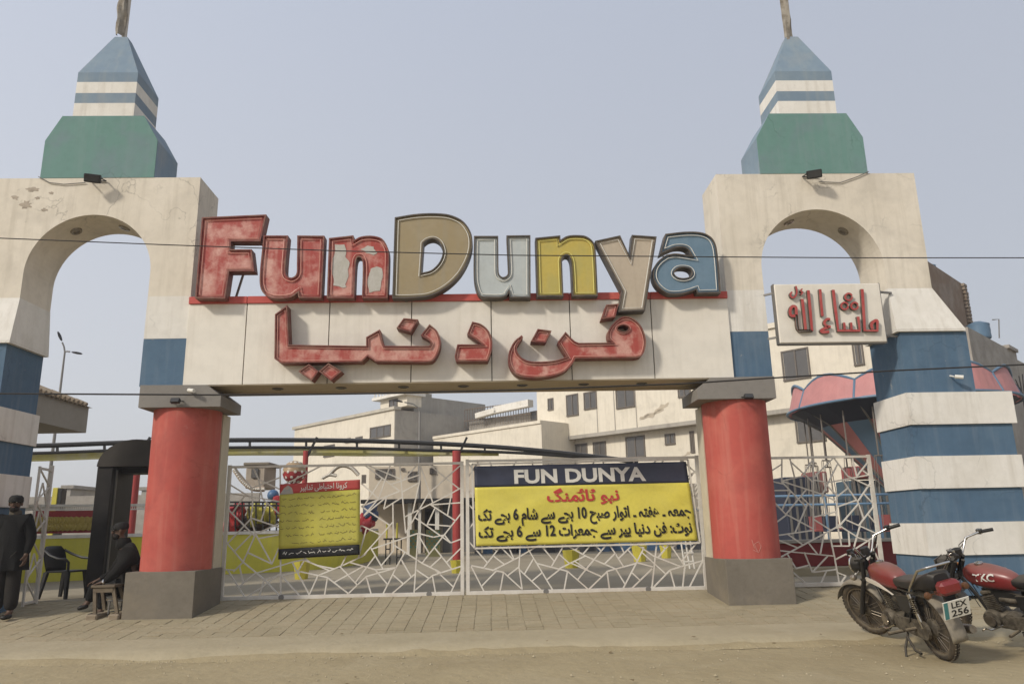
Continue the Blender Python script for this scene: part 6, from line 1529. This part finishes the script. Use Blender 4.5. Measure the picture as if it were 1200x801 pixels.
# ------------------------------------------------------------------ right: chair swing ride
cg = on_ground(1045, 668); CYs = 20.5; ccx = at(1052, 470, CYs).x
cs = thing('chair_swing_ride', 'pink and blue chair swing ride behind the banded leg and side gate', 'ride', (ccx, CYs, G0))
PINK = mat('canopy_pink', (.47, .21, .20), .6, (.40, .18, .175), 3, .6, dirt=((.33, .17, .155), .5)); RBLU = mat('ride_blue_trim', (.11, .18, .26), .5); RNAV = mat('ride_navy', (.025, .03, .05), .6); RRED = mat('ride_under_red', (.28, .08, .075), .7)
Rr = (at(1172, 470, CYs).x-at(932, 470, CYs).x)/2
zr0 = at(1052, 471, CYs).z+.06; NP = 10
zr0 = at(940, 476, CYs).z-.10
for k in range(NP):
    a0 = 2*math.pi*k/NP+.10; a1 = 2*math.pi*(k+1)/NP+.10; n = 8
    def rimp(a, rr, z): return Vector((ccx+rr*math.cos(a), CYs+rr*math.sin(a), z))
    outl = []
    for j in range(n+1):
        t_ = j/n; a = a0+(a1-a0)*t_; hgt = .50+.26*math.sin(math.pi*t_)
        outl.append((a, hgt))
    mb = MB(); lo = [rimp(a, Rr, zr0) for a, h in outl]; hi = [rimp(a, Rr*.93, zr0+h) for a, h in outl]
    for j in range(n): mb.ngon([lo[j], lo[j+1], hi[j+1], hi[j]])
    o = mb.build('rim_panel', PINK, cs); o.modifiers.new('t', 'SOLIDIFY').thickness = .04
    tr = MB(); tr.tube([p+(p-Vector((ccx, CYs, p.z))).normalized()*.03 for p in lo+hi[::-1]], .038, 6, closed=True); tr.build('panel_trim', RBLU, cs, smooth=True)
    # canopy roof and underside
    MB().ngon([lo[0], lo[-1], Vector((ccx, CYs, zr0+1.3))]).build('canopy_roof', PINK, cs)
    for j, (s0, s1) in enumerate(((0, .5), (.5, 1))):
        b0 = a0+(a1-a0)*s0; b1 = a0+(a1-a0)*s1
        m_ = RNAV if j else RRED
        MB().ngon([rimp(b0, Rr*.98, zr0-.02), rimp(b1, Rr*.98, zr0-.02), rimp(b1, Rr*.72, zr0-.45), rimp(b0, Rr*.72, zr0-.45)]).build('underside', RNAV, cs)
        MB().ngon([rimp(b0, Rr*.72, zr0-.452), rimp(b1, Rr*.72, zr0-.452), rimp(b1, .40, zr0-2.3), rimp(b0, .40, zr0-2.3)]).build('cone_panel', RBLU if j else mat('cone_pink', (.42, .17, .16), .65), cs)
    b0 = a0; MB().tube([rimp(a0, Rr*.95, zr0-.02), rimp(a0, Rr*.72, zr0-.46), rimp(a0, .42, zr0-2.31)], .03, 6).build('rib', GREYMETAL, cs)
MB().lathe((ccx, CYs, 0), [(.35, G0), (.35, G0+.8), (.40, G0+.9), (.41, zr0-2.29)], 16).build('mast', RBLU, cs, smooth=True)
random.seed(31)
CHN = mat('chain_steel', (.16, .14, .12), .6)
for k in range(20):
    a = 2*math.pi*k/20+.2
    for rr in (Rr*.86,):
        p = Vector((ccx+rr*math.cos(a), CYs+rr*math.sin(a), zr0-.12)); zs0 = G0+.75
        o = MB().box(p.x-.2, p.x+.2, p.y-.18, p.y+.18, zs0, zs0+.06, .01); o.box(p.x-.2, p.x+.2, p.y+.14, p.y+.18, zs0+.06, zs0+.4)
        st = o.build('swing_seat', RNAV if k % 3 else RRED, cs)
        ch = MB()
        for dx in (-.18, .18):
            for dy in (-.15, .15): ch.tube([(p.x+dx, p.y+dy, zs0+.05), (p.x+dx*.5, p.y+dy*.3, p.z-1.3)], .009, 4)
        ch.tube([(p.x-.1, p.y, p.z-1.3), (p.x+.1, p.y, p.z-1.3)], .02, 5); ch.tube([(p.x, p.y, p.z-1.3), p], .02, 5)
        ch.build('chain', CHN, st)
# small second pink canopy behind at the right edge is the far side of the same rim; blue railing and red wall in front
g1 = on_ground(980, 672.5)
rw = thing('red_low_wall', 'low dark red wall in front of the swing ride behind the side gate', 'wall', (g1.x, g1.y, G0))
a = at(850, 672, g1.y).x; b = at(1120, 672, g1.y).x; z_t = at(980, 635, g1.y).z
MB().box(a, b, g1.y, g1.y+.25, G0+.16, z_t, .01).build('wall', mat('dark_red_wall', (.19, .03, .028), .8, (.15, .028, .025), 1.2, .6, dirt=((.23, .07, .055), .4)), rw)
MB().box(a, b, g1.y-.35, g1.y+.3, G0-.01, G0+.158, .01).build('plinth', STRIPM, rw); MB().box(a, b, g1.y-.03, g1.y+.28, z_t+.001, z_t+.06).build('coping', HG, rw)
rb_ = thing('blue_railing', 'light blue metal railing on top of the red wall before the swing ride', 'railing', (g1.x, g1.y+.1, z_t))
LB = mat('light_blue_paint', (.18, .29, .42), .5)
for y in (580, 590.5): p_ = at(980, y, g1.y+.1); MB().tube([(a, g1.y+.1, p_.z), (b, g1.y+.1, p_.z)], .025, 8).build('rail', LB, rb_, smooth=True)
k = 0
while a+k*1.1 < b: MB().tube([(a+k*1.1, g1.y+.1, z_t+.06), (a+k*1.1, g1.y+.1, at(980, 579, g1.y+.1).z)], .022, 6).build('post', LB, rb_); k += 1
# dark ride machinery and red hut behind the seats
for i, (r, m_, lb) in enumerate((((925, 558, 958, 628), RNAV, 'dark machinery cabinet behind the hanging swing seats'), ((955, 552, 969, 577), RRED, 'red striped hut front behind the hanging swing seats'), ((1002, 545, 1045, 560), RRED, 'dark red awning behind the swing mast'), ((1002, 562, 1040, 628), mat('teal_hut', (.06, .10, .13), .7, (.09, .13, .16), 2, .6), 'dark blue hut behind the swing mast'))):
    a_ = at(r[0], r[3], 25+i*.3); b_ = at(r[2], r[1], 25+i*.3)
    t = thing('ride_cabinet', lb, 'cabinet', ((a_.x+b_.x)/2, 25+i*.3, G0), 'huts behind the swing ride')
    z0 = G0 if i in (0, 3) else a_.z
    MB().box(a_.x, b_.x, 25+i*.3, 26+i*.3, z0, b_.z, .03).build('body', m_, t)
    n = max(2, int((b_.x-a_.x)/.22))
    for k in range(n): x = a_.x+(b_.x-a_.x)*(k+.5)/n; MB().box(x-.035, x+.035, 25+i*.3-.03, 25+i*.3-.001, z0+.05, b_.z-.05).build('slat', WHITE_P if i == 1 else GREYMETAL, t)
    if i in (1, 2):
        for x in (a_.x+.05, b_.x-.05): MB().box(x-.03, x+.03, 25.2+i*.3, 25.3+i*.3, G0, z0).build('leg', GREYMETAL, t)
# far wall and low houses at the left behind the yellow wall
a = at(-50, 640, 45); b = at(300, 640, 45)
t = thing('boundary_wall', 'long low grey boundary wall far behind the left gate', 'wall', ((a.x+b.x)/2, 45, G0))
MB().box(a.x, b.x, 45, 45.3, G0-.3, at(80, 581, 45).z).build('wall', HR, t)
px_ = [(68, 572, 83, 582), (160, 574, 176, 582)]
for i, r in enumerate(px_):
    aa_, bb_ = at(r[0], 640, 48), at(r[2], r[1], 48)
    t = thing('far_hut', 'small far grey hut above the boundary wall, %s of two' % ('left' if i == 0 else 'right'), 'building', ((aa_.x+bb_.x)/2, 48, G0), 'far huts on the left')
    MB().box(aa_.x, bb_.x, 48, 51, G0-.3, bb_.z).build('wall', HG, t); MB().box(aa_.x-.2, bb_.x+.2, 47.9, 51.2, bb_.z+.002, bb_.z+.2).build('roof', HR, t)
yp = thing('yellow_pillar', 'yellow topped pillar post beside the open side gate leaf', 'post', (at(65, 580, 24).x, 24, G0))
q0 = at(60, 588, 24); q1 = at(68, 571, 24); MB().box(q0.x, q1.x, 24, 24.3, G0, q1.z, .01).build('pillar', CARY, yp); MB().box(q1.x+.001, q1.x+.12, 24.02, 24.3, G0, q1.z-.02, .01).build('side_board', BLACKM, yp)
# side building seen left of the canopy, pale far houses to the left

# ------------------------------------------------------------------ the hazy air
hm = bpy.data.materials.new('thin_haze'); hm.use_nodes = True; hn = hm.node_tree.nodes; hn.clear()
ho = hn.new('ShaderNodeOutputMaterial'); hv = hn.new('ShaderNodeVolumePrincipled'); hv.inputs['Density'].default_value = .0016; hv.inputs['Color'].default_value = (.93, .93, .95, 1); hv.inputs['Anisotropy'].default_value = .3
hm.node_tree.links.new(hv.outputs[0], ho.inputs['Volume'])
MB().box(-320, 320, -220, 280, -1.4, 16).build('haze', hm, kind='stuff')
